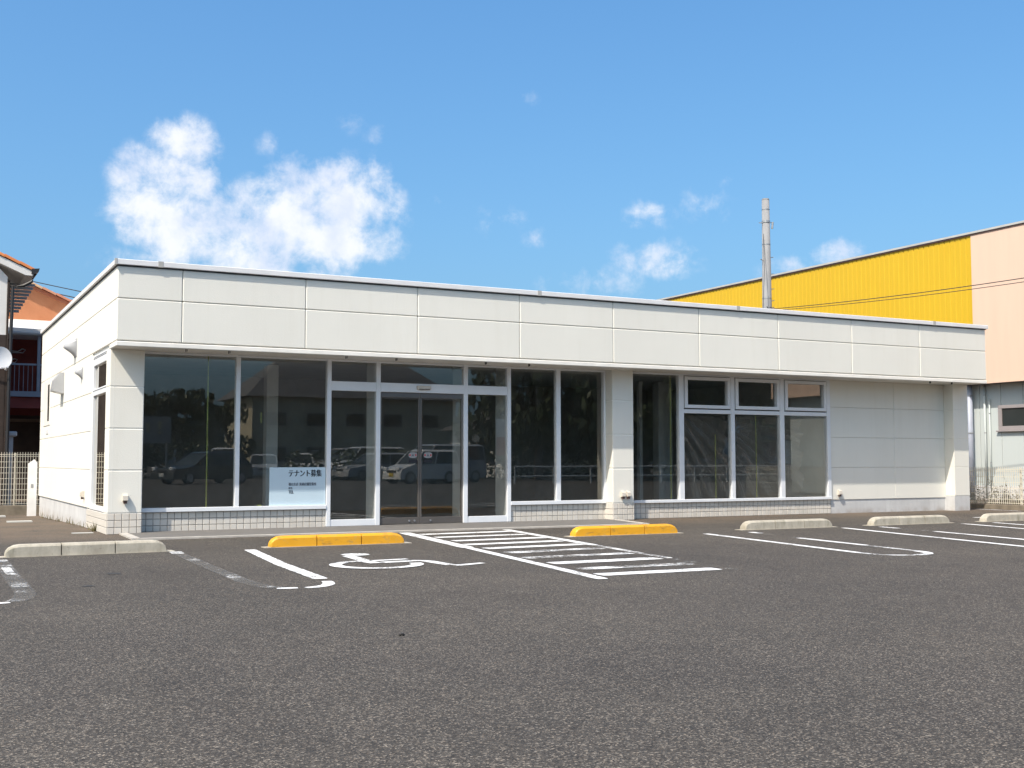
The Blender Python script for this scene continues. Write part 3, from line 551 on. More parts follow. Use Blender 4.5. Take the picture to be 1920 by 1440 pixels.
def outlet(x, y, z, nrm='y'):
    prof = [(0, .05), (.03, .052), (.06, .03), (.066, -.03), (.03, -.045), (0, -.05)]
    b = MB()
    if nrm == 'y': b.prism([(y-p, z+q) for p, q in prof], 0, x-.034, x+.034)
    else: b.prism([(x-p, z+q) for p, q in prof], 1, y-.034, y+.034)
    o = b.build('outlet_cover', 'plastic', shop)
    b = MB(); 
    if nrm == 'y': b.box(x-.022, x+.022, y-.050, y-.012, z-.075, z-.044)
    else: b.box(x-.050, x-.012, y-.022, y+.022, z-.075, z-.044)
    b.build('socket', 'brown_metal', o)
outlet(2.735, YP, .50); outlet(10.92, YP, .44); outlet(11.03, YP, .44); outlet(16.05, YG, .40); outlet(XL, 19.10, .50, 'x')
clips = MB()
for x in (3.45, 4.05, 5.80, 6.60, 8.12, 8.90, 17.9, 18.5):
    MB().box(x-.004, x+.004, YF+.10, YF+.12, ZS-.04, ZS-.0005).box(x+.016, x+.022, YF+.10, YF+.12, ZS-.034, ZS-.0005).build('soffit_clip', 'gasket', shop)

# ------------------------------------------------------------------ interior
ii = dict(kind='structure')
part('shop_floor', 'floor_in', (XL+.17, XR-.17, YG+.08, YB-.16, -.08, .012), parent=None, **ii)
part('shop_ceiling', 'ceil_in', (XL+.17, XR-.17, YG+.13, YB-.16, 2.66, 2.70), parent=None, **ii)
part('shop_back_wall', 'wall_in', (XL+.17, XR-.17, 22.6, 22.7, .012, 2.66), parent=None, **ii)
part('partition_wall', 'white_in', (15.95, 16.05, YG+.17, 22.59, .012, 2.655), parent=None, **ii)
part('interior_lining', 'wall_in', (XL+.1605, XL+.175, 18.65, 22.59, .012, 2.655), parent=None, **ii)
def column(x0, x1, y0, y1, label): 
    o = MB().cham(x0, x1, y0, y1, .012, 2.655, .006).build('shop_column', 'white_in', None, label=label, cat='column', group='columns inside the vacant shop')
    MB().cham(x0-.012, x1+.012, y0-.012, y1+.012, .0125, .11, .004).build('skirting', 'wall_in', o)
column(5.44, 5.64, 19.4, 19.6, 'pale square column inside the shop behind the tenant notice')
column(13.42, 13.50, 20.0, 20.1, 'slim pale post inside the shop just right of the middle pier')
column(13.9, 14.04, 20.0, 20.15, 'narrow pale post beside the thick column behind the right bays')
column(14.16, 14.46, 20.3, 20.6, 'thick pale column inside the shop behind the right bays')
wb = MB().cham(15.55, 15.948, 18.25, 18.70, .95, 1.42, .01).build('wall_cabinet', 'white_in', None, label='white box cabinet on the partition behind the last right bay', cat='cabinet'); MB().box(15.545, 15.5495, 18.28, 18.67, .98, 1.39).build('cabinet_door', 'cabinet', wb)
# creased plastic film hung behind the right bays
def film(x0, x1, fx_, fz_, sd, label):
    rnd = random.Random(sd); n, m = 90, 60; v = []
    for j in range(m+1):
        for i in range(n+1):
            x = x0+(x1-x0)*i/n; z = .05+1.80*j/m
            a = math.atan2(z-fz_, x-fx_); rr = math.hypot(x-fx_, z-fz_)
            y = YG+.30 + .05*math.sin(a*34+rr*1.3)*min(1, rr) + .03*math.sin(a*71+rr*3) * min(1, rr*1.5) + .02*math.sin(x*7+z*5)
            v.append((x, y, z))
    b = MB().add(v, [(j*(n+1)+i, j*(n+1)+i+1, (j+1)*(n+1)+i+1, (j+1)*(n+1)+i) for j in range(m) for i in range(n)])
    b.build('plastic_sheet', 'film', None, True, label=label, cat='plastic sheet', group='clear plastic sheets behind the right bays')
film(12.5, 13.6, 12.2, 2.1, 1, 'creased clear plastic sheet behind the left of the three lower right panes'); film(13.65, 15.4, 13.4, 1.75, 2, 'creased clear plastic sheet behind the last two lower right panes')

# tenant notice
sg = thing('tenant_notice', 'pale blue-white tenant wanted notice with black Japanese lettering in the left window', 'notice', None, (5.275, YG-.002, .345))
MB().box(-.435, .433, 0, .010, .002, .572).build('board', 'white_board', sg)
def text(body, x, z, size, mat, bold=0.0, w=None):
    c = bpy.data.curves.new('lettering', 'FONT'); c.body = body; c.size = 1.0;  c.fill_mode = 'FRONT'
    tmp = bpy.data.objects.new('lettering_tmp', c); C.objects.link(tmp); dg = bpy.context.evaluated_depsgraph_get()
    m = bpy.data.meshes.new_from_object(tmp.evaluated_get(dg)); bpy.data.objects.remove(tmp); m.materials.clear(); m.materials.append(M[mat])
    xs_ = [v.co.x for v in m.vertices]; k = (w/(max(xs_)-min(xs_))) if w else size; x_ = min(xs_)
    for v in m.vertices: v.co = Vector(((v.co.x-x_)*k, 0, v.co.y*size))
    if bold:
        for q in range(1, 4): obj('lettering', m, sg, (x+bold*q, -.0015-.0004*q, z+bold*.5*(q % 2)))
    return obj('lettering', m, sg, (x, -.0015, z))
text('テナント募集', -.145, .440, .112, 'ink', .0026, .51); text('福山支店 流通店舗営業所', -.145, .300, .050, 'ink_soft', .001, .43); text('担当', -.145, .245, .036, 'ink_soft', .001, .058); text('TEL', -.145, .180, .066, 'ink', .0012, .078)
# ------------------------------------------------------------------ wheel stops
def stop(x, y, mat, label, rz=0, group='grey concrete wheel stops'):
    t_ = thing('wheel_stop', label, 'wheel stop', group, (x, y, 0), (0, 0, rz)); Ls = .555; wd, h = .075, .132
    prof = [(-wd, -.01), (-wd*.93, h*.80), (-wd*.72, h*.97), (-wd*.5, h), (wd*.5, h), (wd*.72, h*.97), (wd*.93, h*.80), (wd, -.01)]
    for i in range(3):
        b = MB(); x0, x1 = -1.5*Ls+i*Ls+.006, -1.5*Ls+(i+1)*Ls-.006; secs = []
        if i == 0: secs = [(x0+.14*(1-math.cos(R(a))), .30+.70*math.sin(R(a))) for a in (0, 18, 40, 65, 90)] + [(x1, 1)]
        elif i == 2: secs = [(x0, 1)] + [(x1-.14*(1-math.cos(R(a))), .30+.70*math.sin(R(a))) for a in (90, 65, 40, 18, 0)]
        else: secs = [(x0, 1), (x0+.004, 1.0), (x1-.004, 1.0), (x1, 1)]
        v = [(sx_, p, q*s_ if q > 0 else q) for sx_, s_ in secs for p, q in prof]; n = len(prof)
        f = [(a*n+k, a*n+(k+1) % n, (a+1)*n+(k+1) % n, (a+1)*n+k) for a in range(len(secs)-1) for k in range(n)] + [tuple(range(n)), tuple(range((len(secs)-1)*n, len(secs)*n))]
        b.add(v, f).build('stop_block', mat, t_)
    MB().box(-1.5*Ls-.07, 1.5*Ls+.09, -.085, .10, -.01, .006).build('mortar_bed', 'stop_grey', t_)
    return t_
stop(1.80, 13.40, 'stop_grey', 'grey concrete wheel stop nearest the left corner pier', R(2)); YG_ = 'yellow wheel stops'
stop(4.65, 13.42, 'stop_yellow', 'yellow wheel stop left of the hatched crossing', R(-1), YG_); stop(8.78, 13.46, 'stop_yellow', 'yellow wheel stop right of the hatched crossing', 0, YG_)
stop(11.74, 13.58, 'stop_grey', 'grey concrete wheel stop in front of the right window bays'); stop(14.25, 13.58, 'stop_grey', 'grey concrete wheel stop before the blank right wall panel'); stop(16.74, 13.56, 'stop_grey', 'grey concrete wheel stop at the right edge, last of the row')

# ------------------------------------------------------------------ mesh fences
def mesh_fence(name, p0, p1, z0, z1, label, pitch=.052, hstep=.117, kerb=True, kb=-.2, post_every=2.0):
    p0, p1 = Vector(p0), Vector(p1); d = p1-p0; Lf = d.length; d.normalize(); nrm = Vector((-d.y, d.x))
    t_ = thing(name, label, 'fence', None, (p0.x, p0.y, z0), (0, 0, math.atan2(d.y, d.x))); h = z1-z0; b = MB(); r_ = .0042
    for i in range(int(Lf/pitch)+1): x = i*pitch; b.box(x-r_, x+r_, -r_, r_, 0, h)
    zz_ = [h-.05, h-.09]; z = h-.09-hstep
    while z > .14: zz_.append(z); z -= hstep
    for q in zz_ + [.10, .02]: b.box(0, Lf, r_, 3*r_, q-r_*1.2, q+r_*1.2)
    b.build('wire_mesh', 'white_wire', t_)
    for i in range(int(Lf/post_every)+1):
        x = .1+i*post_every; po = MB().tube([(x, .04, -.15), (x, .04, h-.02)], .021, 8).build('post', 'white_wire', t_); MB().box(x-.012, x+.012, .0, .035, h-.12, h-.09).build('bracket', 'steel', po)
    if kerb: MB().cham(-.05, Lf+.05, -.055, .10, kb-z0, -.015, .01).build('kerb', 'kerb', t_)
    return t_
mesh_fence('mesh_fence', (-8, 26.75), (3.4, 26.75), .10, 1.21, 'ivory wire mesh fence behind the white post at left', kb=-.3)
mesh_fence('mesh_fence', (20.35, 24.5), (20.35, 9.0), .115, .885, 'ivory wire mesh fence by the right building with dry weeds behind', kb=-.3)
gp = thing('gate_post', 'white flat-sided gate post with slanted top beside the left wall', 'post', None, (2.38, 26.05, gz(26)))
MB().prism([(-.085, 0), (.085, 0), (.085, 1.10), (.03, 1.17), (-.085, 1.08)], 1, -.05, .05).build('post_body', 'white_post', gp); MB().tube([(.087, 0, .62), (.14, 0, .62)], .02, 8).build('latch', 'steel', gp); MB().box(-.03, .02, -.055, -.0505, .58, .66).build('latch_plate', 'steel', gp)

# ------------------------------------------------------------------ right neighbour: big shed
XB = 26.0; ZB0, ZB1 = 3.14, 7.27; Y0B, Y1B, YM = 3.4, 46.0, 22.3
big = thing('warehouse_store', 'large yellow and peach clad store building with pale grey lower wall', 'building', None, (XB, Y0B, 0))
bx = Vector((XB, Y0B, 0))
def bpart(name, mat, *boxes, c=0, parent=None, **k):
    b = MB()
    for x0, x1, y0, y1, z0, z1 in boxes:
        q = (x0-bx.x, x1-bx.x, y0-bx.y, y1-bx.y, z0, z1); b.cham(*q, c) if c else b.box(*q)
    return b.build(name, mat, parent or big, **k)
prof = []; y = YM+.01; pt = .19
while y < Y1B: prof += [(0, y), (0, y+pt-.05), (.016, y+pt-.036), (.016, y+pt-.014)]; y += pt
prof = [(p, q-bx.y) for p, q in prof]; b = MB()
b.add([(p, q, ZB0) for p, q in prof] + [(p, q, ZB1) for p, q in prof], [(i, i+1, len(prof)+i+1, len(prof)+i) for i in range(len(prof)-1)])
b.build('yellow_cladding', 'yellow', big)
y = YM
for wd_ in [3.3]*6:
    y1 = max(y-wd_, Y0B); bpart('peach_panel', 'cream', (XB-.02, XB+.03, y1+.006, y-.006 if y < YM else y, ZB0, ZB1), c=.004); y = y1
    if y <= Y0B: break
bpart('shell', 'greywall', (XB+.035, XB+14, Y0B+.02, Y1B, ZB0+.01, ZB1-.01)); bpart('lower_wall', 'greywall', (XB+.46, XB+14, Y0B+.4, Y1B-.3, -.3, ZB0+.005))
bpart('coping', 'coping_joint', (XB-.06, XB+.3, Y0B-.05, Y1B+.05, ZB1+.005, ZB1+.06)); bpart('eaves_gap', 'brown_metal', (XB-.04, XB+.034, Y0B, Y1B, ZB1-.035, ZB1+.004)); bpart('drip_edge', 'cream', (XB-.035, XB+.06, Y0B, Y1B, ZB0-.03, ZB0-.001))
bpart('soffit', 'brown_metal', (XB+.061, XB+.46, Y0B+.02, Y1B, ZB0-.02, ZB0))
y = 22.52
while y > 9:
    bpart('wall_panel', 'greywall', (XB+.42, XB+.458, y-.70, y-.006, .34, ZB0-.021), c=.006); y -= .706
y = 23.22
while y < 33: bpart('wall_panel', 'greywall', (XB+.42, XB+.458, y-.694, y, .34, ZB0-.021), c=.006); y += .706
bpart('base_ledge', 'concrete', (XB+.36, XB+.458, 9, 33, -.2, .335), c=.01)
wn_ = bpart('window', 'win_frame', (XB+.37, XB+.419, 19.9, 21.88, 2.43, 2.52), (XB+.37, XB+.419, 19.9, 21.88, 1.84, 1.95), (XB+.37, XB+.419, 21.76, 21.88, 1.951, 2.429), (XB+.37, XB+.419, 19.9, 20.02, 1.951, 2.429), c=.006)
bpart('window_sill', 'win_frame', (XB+.33, XB+.419, 19.85, 21.93, 1.80, 1.838), c=.006, parent=wn_); bpart('pane', 'darkglass', (XB+.40, XB+.415, 20.02, 21.76, 1.95, 2.43), parent=wn_)
def pipe(x, y, z0, z1, r_, mat, nb=3):
    o = MB().tube([(x-bx.x, y-bx.y, z0), (x-bx.x, y-bx.y, z1)], r_, 12).build('downpipe', mat, big, True)
    for i in range(nb): z = z0+(z1-z0)*(i+.7)/nb; MB().tube([(x-bx.x, y-bx.y, z), (x-bx.x, y-bx.y, z+.03)], r_*1.12, 12).build('pipe_clamp', 'steel', o)
pipe(XB+.25, 22.72, .0, ZB0-.02, .085, 'pipe'); pipe(XB+.36, 22.30, .0, ZB0-.02, .03, 'greywall'); pipe(XB+.37, 22.15, .0, 2.7, .02, 'greywall', 2)
# dry weeds behind the right fence
b = MB(); rnd = random.Random(3)
for k in range(230):
    cy = rnd.choice((17.6, 17.9, 18.6, 16.7, 16.4, 15.6, 20.0)); x = 20.7+rnd.random()*1.2; y = cy+rnd.gauss(0, .28); h = .18+rnd.random()*.55*(1.0 if rnd.random() < .4 else .6)
    lx, ly = rnd.gauss(0, .16), rnd.gauss(0, .16); p = [(x, y, -.05), (x+lx*.4, y+ly*.4, h*.6), (x+lx, y+ly, h)]; b.tube(p, .006, 3, .002, False)
    for j in range(5):
        t_ = .3+.7*rnd.random(); c = Vector((x+lx*t_, y+ly*t_, h*t_)); a = rnd.random()*6.28; d_ = Vector((math.cos(a), math.sin(a), rnd.uniform(-.3, .6)))*.07; s_ = Vector((-d_.y, d_.x, 0))*.3
        b.add([c, c+d_*.5+s_, c+d_, c+d_*.5-s_], [(0,1,2,3)])
b.build('dry_weeds', 'weed', label='tangle of dry weeds along the foot of the pale grey wall', cat='weeds', kind='stuff')
b = MB()
for k in range(60):
    t_ = rnd.random(); y = 17.5+7.8*t_**1.3; h = .03+.09*rnd.random(); x = XL-.01-abs(rnd.gauss(0, .03)); b.tube([(x, y, gz(y)-.01), (x+rnd.gauss(0, .03), y+rnd.gauss(0, .03), gz(y)+h)], .006, 3, .001, False)
for k in range(10): b.tube([(XL-.02, 17.75, -.01), (XL-.04+rnd.gauss(0, .03), 17.75+rnd.gauss(0, .05), .07+.1*rnd.random())], .01, 3, .002, False)
b.build('wall_weeds', 'weed', label='small weeds sprouting along the foot of the left wall', cat='weeds', kind='stuff')

# ------------------------------------------------------------------ utility pole and cables
PX, PY = 22.55, 26.8
pole = thing('utility_pole', 'tall grey concrete utility pole rising behind the shop roof', 'utility pole', None, (PX, PY, 0))
MB().tube([(0, 0, -.3), (0, 0, 8.78)], .196, 20, .110).build('shaft', 'pole', pole, True); MB().tube([(0, 0, 8.78), (0, 0, 8.82)], .114, 20, .10).build('cap', 'pole', pole)
def pr(z): return .196-.086*(z+.3)/9.08
for z in (8.47, 7.42, 5.80): MB().tube([(0, 0, z), (0, 0, z+.035)], pr(z)+.004, 20).build('band', 'steel', pole)
cl = MB().tube([(0, 0, 8.09), (0, 0, 8.15)], pr(8.1)+.012, 20).build('clamp', 'steel', pole); MB().tube([(-.26, .0, 8.07), (.26, 0, 8.12)], .012, 6).build('clamp_bolt', 'steel', cl); MB().tube([(.10, -.16, 7.9), (.13, -.16, 8.1)], .03, 6).build('clamp_bracket', 'steel', cl)
for i, z in enumerate((7.05, 6.95, 6.55, 6.10, 5.75)):
    s_ = 1 if i != 1 else -1; MB().tube([(s_*pr(z)*.9, 0, z), (s_*(pr(z)+.12), -.02, z+.03)], .012, 6).build('step_bolt', 'steel', pole)
MB().tube([(-pr(8.1), -.02, 7.75), (-.25, -.2, 6.6), (-.62, -.5, 4.6)], .008, 5).build('guy_wire', 'cable', pole)
for i in range(7):
    a = rnd.random()*6.28; MB().tube([(.16*math.cos(a), -.18, 5.55), (.05+.2*math.cos(a), -.27-.03*i, 5.30), (.12*math.cos(a*2), -.22, 4.9)], .016, 5).build('cable_loop', 'cable', pole)
for i in range(3): MB().tube([(-.18, -.1, 5.45-.05*i), (-.42, -.25, 5.30), (-.32-.1*i, -.2, 5.05), (-.55, -.3, 4.7)], .014, 5).build('cable_loop', 'cable', pole)
MB().tube([(0, 0, 5.50), (0, 0, 5.55)], pr(5.5)+.01, 20).build('band', 'steel', pole)
def cable(p0, p1, sag, r_, label):
    p0, p1 = Vector(p0), Vector(p1); pts = [p0.lerp(p1, i/24) - Vector((0, 0, sag*4*(i/24)*(1-i/24))) for i in range(25)]; o = pts[0]
    return MB().tube([p-o for p in pts], r_, 6).build('power_cable', 'cable', None, False, loc=tuple(o), label=label, cat='cable', group='overhead cables')
cable((PX+.2, PY-.1, 5.52), (24.4, 6.0, 5.9), .35, .011, 'upper thin black cable from the pole across the yellow wall'); cable((PX+.2, PY-.1, 5.47), (24.3, 6.0, 5.80), .38, .009, 'lower thin black cable from the pole across the yellow wall')
cable((.4, 38.0, 7.05), (8.5, 36.0, 5.5), .10, .014, 'upper black cable between the left house eave and the shop roof'); cable((.4, 38.0, 6.86), (8.5, 36.0, 5.25), .10, .016, 'lower black cable between the left house eave and the shop roof')

# ------------------------------------------------------------------ left neighbours
hA = thing('white_house', 'white plastered house with orange clay tile roof at the left edge', 'house', None, (2.07, 30, 0))
o_ = Vector((2.07, 30, 0))
MB().add([(p[0]-2.07, q, p[1]) for q in (0, 2.3) for p in ((-8, -.3), (2.07, -.3), (2.07, 5.42), (1.55, 5.98), (-2.9, 8.0), (-8, 5.7))], [(0,1,2,3,4,5), (6,7,8,9,10,11), (0,1,7,6), (1,2,8,7), (2,3,9,8), (3,4,10,9), (4,5,11,10), (5,0,6,11)]).build('wall', 'house_white', hA)
MB().box(-10.05, .012, -.03, -.001, -.3, 4.02).build('siding_and_shade', 'brown_wood', hA); MB().box(.001, .05, -.03, 2.3, -.3, 5.3).build('siding_and_shade', 'brown_wood', hA)  # front band is siding; the side strip is dark brown for the side's shade
sl_ = (6.01-5.68)/(1.89-2.65)      # roof fall per metre
def rz(x): return 5.66 + (x-2.62)*sl_
MB().add([(x-2.07, y, z) for y in (-.20, 2.4) for x, z in ((2.62, rz(2.62)-.10), (-2.9, rz(-2.9)-.10), (-2.9, rz(-2.9)-.26), (2.45, rz(2.45)-.27), (2.62, rz(2.62)-.2))], [(0,1,2,3,4), (5,6,7,8,9), (0,5,6,1), (1,6,7,2), (2,7,8,3), (3,8,9,4), (4,9,5,0)]).build('roof_verge', 'house_white', hA)
MB().add([(x-2.07, y, z) for y in (-.18, 2.4) for x, z in ((-2.9, rz(-2.9)-.01), (-9, 5.6), (-9, 5.4), (-2.9, rz(-2.9)-.26))], [(0,1,2,3), (4,5,6,7), (0,4,5,1), (1,5,6,2), (2,6,7,3), (3,7,4,0)]).build('roof_slope', 'orange_tile', hA)
tb = MB(); ln = .40; ang = math.atan(-sl_)
tprof = [(.13*math.cos(R(a)), .085*math.sin(R(a))) for a in range(0, 181, 20)]
tm = MB().add([(p, q, w) for w in (0, ln) for p, q in [(x, z) for x, z in tprof]], [(i, i+1, len(tprof)+i+1, len(tprof)+i) for i in range(len(tprof)-1)] + [tuple(range(len(tprof))), tuple(range(len(tprof), 2*len(tprof)))]).mesh('roof_tile')
def tile_row(y, n, mat, parent, x0, zf, s=1.0, name='roof_tile', step=.34, base=o_):
    me = tm.copy(); me.materials.append(M[mat])
    for i in range(n):
        x = x0-i*step; o = obj(name, me, parent); dirv = Vector((-1, 0, -sl_)).normalized(); yv = Vector((0, 1, 0)); zv = dirv.cross(yv); zv = zv if zv.z > 0 else -zv
        mw = Matrix((( yv.x, zv.x, dirv.x, x-base.x), (yv.y, zv.y, dirv.y, y-base.y), (yv.z, zv.z, dirv.z, zf(x)+.02*(i % 2 == 0)*0), (0, 0, 0, 1))); o.matrix_local = mw @ Matrix.Rotation(R(-2.5), 4, 'X') @ Matrix.Scale(s, 4)
for r_ in range(10): tile_row(29.90+r_*.27, 8 if r_ < 4 else 4, 'orange_tile', hA, 2.66, lambda x: rz(x)-.085)
gt = MB().add([(x-2.07, y, z) for y in (-.24, 2.4) for x, z in ((2.58, 5.62), (2.76, 5.64), (2.74, 5.56), (2.66, 5.50), (2.58, 5.50))], [(0,1,2,3,4), (5,6,7,8,9), (0,5,6,1), (1,6,7,2), (2,7,8,3), (3,8,9,4), (4,9,5,0)]).build('gutter', 'black', hA)
MB().tube([(.60, -.16, 5.52), (.52, -.15, 5.32), (.35, -.1, 5.22), (.12, -.06, 5.18), (.09, -.06, 3.0), (.09, -.06, 0)], .04, 8).build('downpipe', 'black', hA)
dish = thing('satellite_dish', 'white round satellite dish on the left house', 'satellite dish', None, (1.94, 29.55, 3.43), (R(82), 0, R(18)))
b = MB(); n = 24; v = [(0, 0, 0)]; f = []
for j in (1, 2, 3, 4):
    for i in range(n): a = 6.2832*i/n; r_ = .25*j/4; v.append((r_*math.cos(a), r_*math.sin(a)*1.06, .04*(j/4)**2))
f += [(0, 1+i, 1+(i+1) % n) for i in range(n)] + [(1+j*n+i, 1+j*n+(i+1) % n, 1+(j+1)*n+(i+1) % n, 1+(j+1)*n+i) for j in range(3) for i in range(n)]
rim_ = [(x, y, z-.008) for x, y, z in v]; b.add(v, f).add(rim_, f); b.build('reflector', 'white_post', dish, True)
MB().tube([(0, -.24, .03), (0, -.30, .30)], .012, 6).build('feed_arm', 'steel', dish); MB().tube([(0, -.33, .27), (0, -.28, .36)], .03, 8).build('feed_horn', 'cabinet', dish); MB().tube([(0, 0, -.01), (0, -.05, -.25), (0, -.35, -.45)], .018, 6).build('mast', 'steel', dish)
# terracotta house further back
hB = thing('terracotta_house', 'terracotta plastered house with mottled tile verge behind the left fence', 'house', None, (2.3, 35, 0)); ob = Vector((2.3, 35, 0))
sB = (5.50-6.16)/(4.2-2.63)
def bz(x): return 6.16+(x-2.63)*sB
MB().add([(x-2.3, y, z) for y in (0, 8) for x, z in ((2.05, 4.6), (6.0, 4.6), (6.0, bz(6.0)-.06), (2.05, bz(2.05)-.06))], [(0,1,2,3), (4,5,6,7), (0,1,5,4), (1,2,6,5), (2,3,7,6), (3,0,4,7)]).build('gable_wall', 'terracotta', hB)
MB().add([(x-2.3, y, z) for y in (-.03, 8.2) for x, z in ((1.9, bz(1.9)-.02), (9, bz(9)-.02), (9, bz(9)-.12), (1.9, bz(1.9)-.12))], [(0,1,2,3), (4,5,6,7), (0,4,5,1), (1,5,6,2), (2,6,7,3), (3,7,4,0)]).build('roof', 'mottled_tile', hB)
dirv = Vector((1, 0, sB)).normalized()
for r_ in range(2):
    me = tm.copy(); me.materials.append(M['mottled_tile'])
    for i in range(11):
        x = 2.2+i*.37; yv = Vector((0, 1, 0)); zv = yv.cross(dirv); zv = zv if zv.z > 0 else -zv; xx = dirv*1.02
        o = obj('verge_tile', me, hB); o.matrix_local = Matrix(((yv.x, zv.x, dirv.x, x-2.3), (yv.y, zv.y, dirv.y, -.10+r_*.27), (yv.z, zv.z, dirv.z, bz(x)-.02), (0, 0, 0, 1))) @ Matrix.Rotation(R(2.5), 4, 'X') @ Matrix.Scale(.98, 4)
MB().prism([(-2.05, 4.42), (-2.05, 4.52), (-.001, 4.98), (-.001, 4.42)], 0, -.2, 6.5).build('balcony_canopy', 'house_white', hB); MB().tube([(-.2, -2.10, 4.38), (6.5, -2.10, 4.38)], .05, 8).build('gutter', 'shed_grey', hB)
MB().box(-.2, 6.5, .0, .1, 2.3, 4.42).build('recess_wall', 'red_wall', hB); MB().box(-.26, -.201, -2.0, .1, -.3, 4.42).build('side_wall', 'red_wall', hB)  # unseen side wall added so the recess stays in shade
MB().box(-.2, 6.5, -2.0, -.0005, 2.72, 2.86).build('balcony_slab', 'grey_metal', hB); MB().box(-.2, 6.5, -1.9, -1.85, 2.42, 2.7195).build('balcony_skirt', 'red_wall', hB); MB().box(-.2, 6.5, 3.0, 3.1, -.3, 2.3).build('carport_wall', 'brown_wood', hB); MB().box(-.2, 6.5, .0, 3.0, 2.2, 2.299).build('carport_ceiling', 'brown_wood', hB)
MB().box(-.2, 6.5, -1.96, -1.92, 3.55, 3.60).build('rail', 'grey_metal', hB)
for i in range(22): MB().box(-.12+i*.11, -.108+i*.11, -1.95, -1.93, 2.861, 3.549).build('baluster', 'grey_metal', hB)
for x in (.80, 3.2): MB().box(x-.04, x+.04, -1.99, -1.90, 2.861, 4.419).build('rail_post', 'grey_metal', hB)
for z, x1 in ((4.10, .62), (3.82, .42)):
    MB().tube([(.05, -.08, z), (x1-.2, -.08, z-.03), (x1-.08, -.08, z+.05), (x1, -.08, z+.02), (x1-.06, -.08, z-.06), (.1, -.08, z-.06)], .018, 5).build('clothes_hook', 'cabinet', hB)
cab = thing('outdoor_cabinet', 'pale grey lidded cabinet in the shade behind the left fence', 'cabinet', None, (2.2, 30.6, 0))
MB().box(-.2, .14, 0, .4, -.3, 1.62).build('body', 'cabinet', cab); MB().cham(-.26, .22, -.06, .46, 1.621, 1.74, .02).build('lid', 'cabinet', cab)
aw = thing('slatted_awning', 'grey slatted awning under the black gutter of the left house', 'awning', None, (2.2, 31.5, 4.9))
for i in range(9): 
    w_ = .62-.045*i; MB().box(.02, w_, .0, .05, .60-.085*i-.065, .60-.085*i).build('slat', 'shed_grey', aw)
MB().box(-.02, .04, -.02, .06, -.25, .65).build('slat_post', 'black', aw)

# ------------------------------------------------------------------ across the car park (seen in the window reflections)
def car(kind, mat, x, y, rot_, label, plate='plate_w'):
    Lc, wc_, h = {'kei': (3.4, 1.48, 1.55), 'van': (4.6, 1.69, 1.85), 'wagon': (4.5, 1.70, 1.48)}[kind]; wh = wc_/2; belt = h*.58
    t_ = thing('parked_car', label, 'car', 'cars parked across the lot', (x, y, 0), (0, 0, rot_))
    hood = {'kei': .62, 'van': .75, 'wagon': 1.05}[kind]; fz = .22
    low = [(-.02, fz), (0, .50), (.08, .68), (hood*.5, belt-.13), (hood, belt-.04), (hood+.15, belt), (Lc-.12, belt+.02), (Lc-.02, belt-.2), (Lc, .45), (Lc-.05, fz)]
    b = MB(); n = len(low); v = []
    for yy, sc in ((-wh, 0), (-wh+.06, 1), (wh-.06, 1), (wh, 0)): v += [(p if sc else p*.985+.03, yy, q if sc or q < belt*.8 else q-.03) for p, q in low]
    f = [tuple(range(n)), tuple(range(3*n, 4*n))] + [(a*n+i, a*n+(i+1) % n, (a+1)*n+(i+1) % n, (a+1)*n+i) for a in range(3) for i in range(n)]
    body = b.add(v, f).build('body', mat, t_)
    top = {'kei': (1.35, Lc-.25), 'van': (1.55, Lc-.2), 'wagon': (1.95, Lc-.75)}[kind]; bot = (hood+.12, Lc-.08)
    tw = wh-.14
    def prism(x0b, x1b, wb_, zb, x0t, x1t, wt_, zt): return MB().add([(x0b, -wb_, zb), (x1b, -wb_, zb), (x1b, wb_, zb), (x0b, wb_, zb), (x0t, -wt_, zt), (x1t, -wt_, zt), (x1t, wt_, zt), (x0t, wt_, zt)], [(0,1,2,3), (4,5,6,7), (0,1,5,4), (1,2,6,5), (2,3,7,6), (3,0,4,7)])
    zt = h-.09; prism(bot[0], bot[1], wh-.04, belt-.01, top[0], top[1], tw, zt).build('glasshouse', 'darkglass', t_)
    rf = MB(); rf.add([(top[0]-.04, -tw-.01, zt), (top[1]+.05, -tw-.01, zt), (top[1]+.05, tw+.01, zt), (top[0]-.04, tw+.01, zt), (top[0]+.22, -tw+.12, h), (top[1]-.12, -tw+.12, h), (top[1]-.12, tw-.12, h), (top[0]+.22, tw-.12, h)], [(0,1,2,3), (4,5,6,7), (0,1,5,4), (1,2,6,5), (2,3,7,6), (3,0,4,7)]); rf.build('roof', mat, t_)
    for s_ in (-1, 1):
        for xb, xt in ((bot[0]+.01, top[0]+.0), (bot[0]+(bot[1]-bot[0])*.45, top[0]+(top[1]-top[0])*.42), (bot[1]-.02, top[1]+.02)): MB().tube([(xb, s_*(wh-.035), belt-.02), (xt, s_*(tw+.004), zt+.01)], .035, 6).build('pillar', mat, t_)
        for xw in (hood*.78+.05, Lc-.72):
            w = MB().tube([(xw, s_*(wh-.2), .29), (xw, s_*(wh+.005), .29)], .29, 18).build('wheel', 'tyre', t_); MB().tube([(xw, s_*(wh+.004), .29), (xw, s_*(wh+.012), .29)], .18, 14).build('rim', 'rim', w)
        MB().cham(-.005, .16, s_*(wh-.22)-.15, s_*(wh-.22)+.15, .60, .76, .03).build('headlight', 'lamp', t_)
        MB().cham(bot[0]+.22, bot[0]+.36, s_*(wh+.08)-.07, s_*(wh+.08)+.07, belt+.0, belt+.13, .02).build('mirror', mat, t_)
    MB().box(-.012, .01, -.35, .35, .52, .62).build('grille', 'black', t_); MB().box(-.03, -.015, -.165, .165, .34, .505).build('number_plate', plate, t_)
    return t_
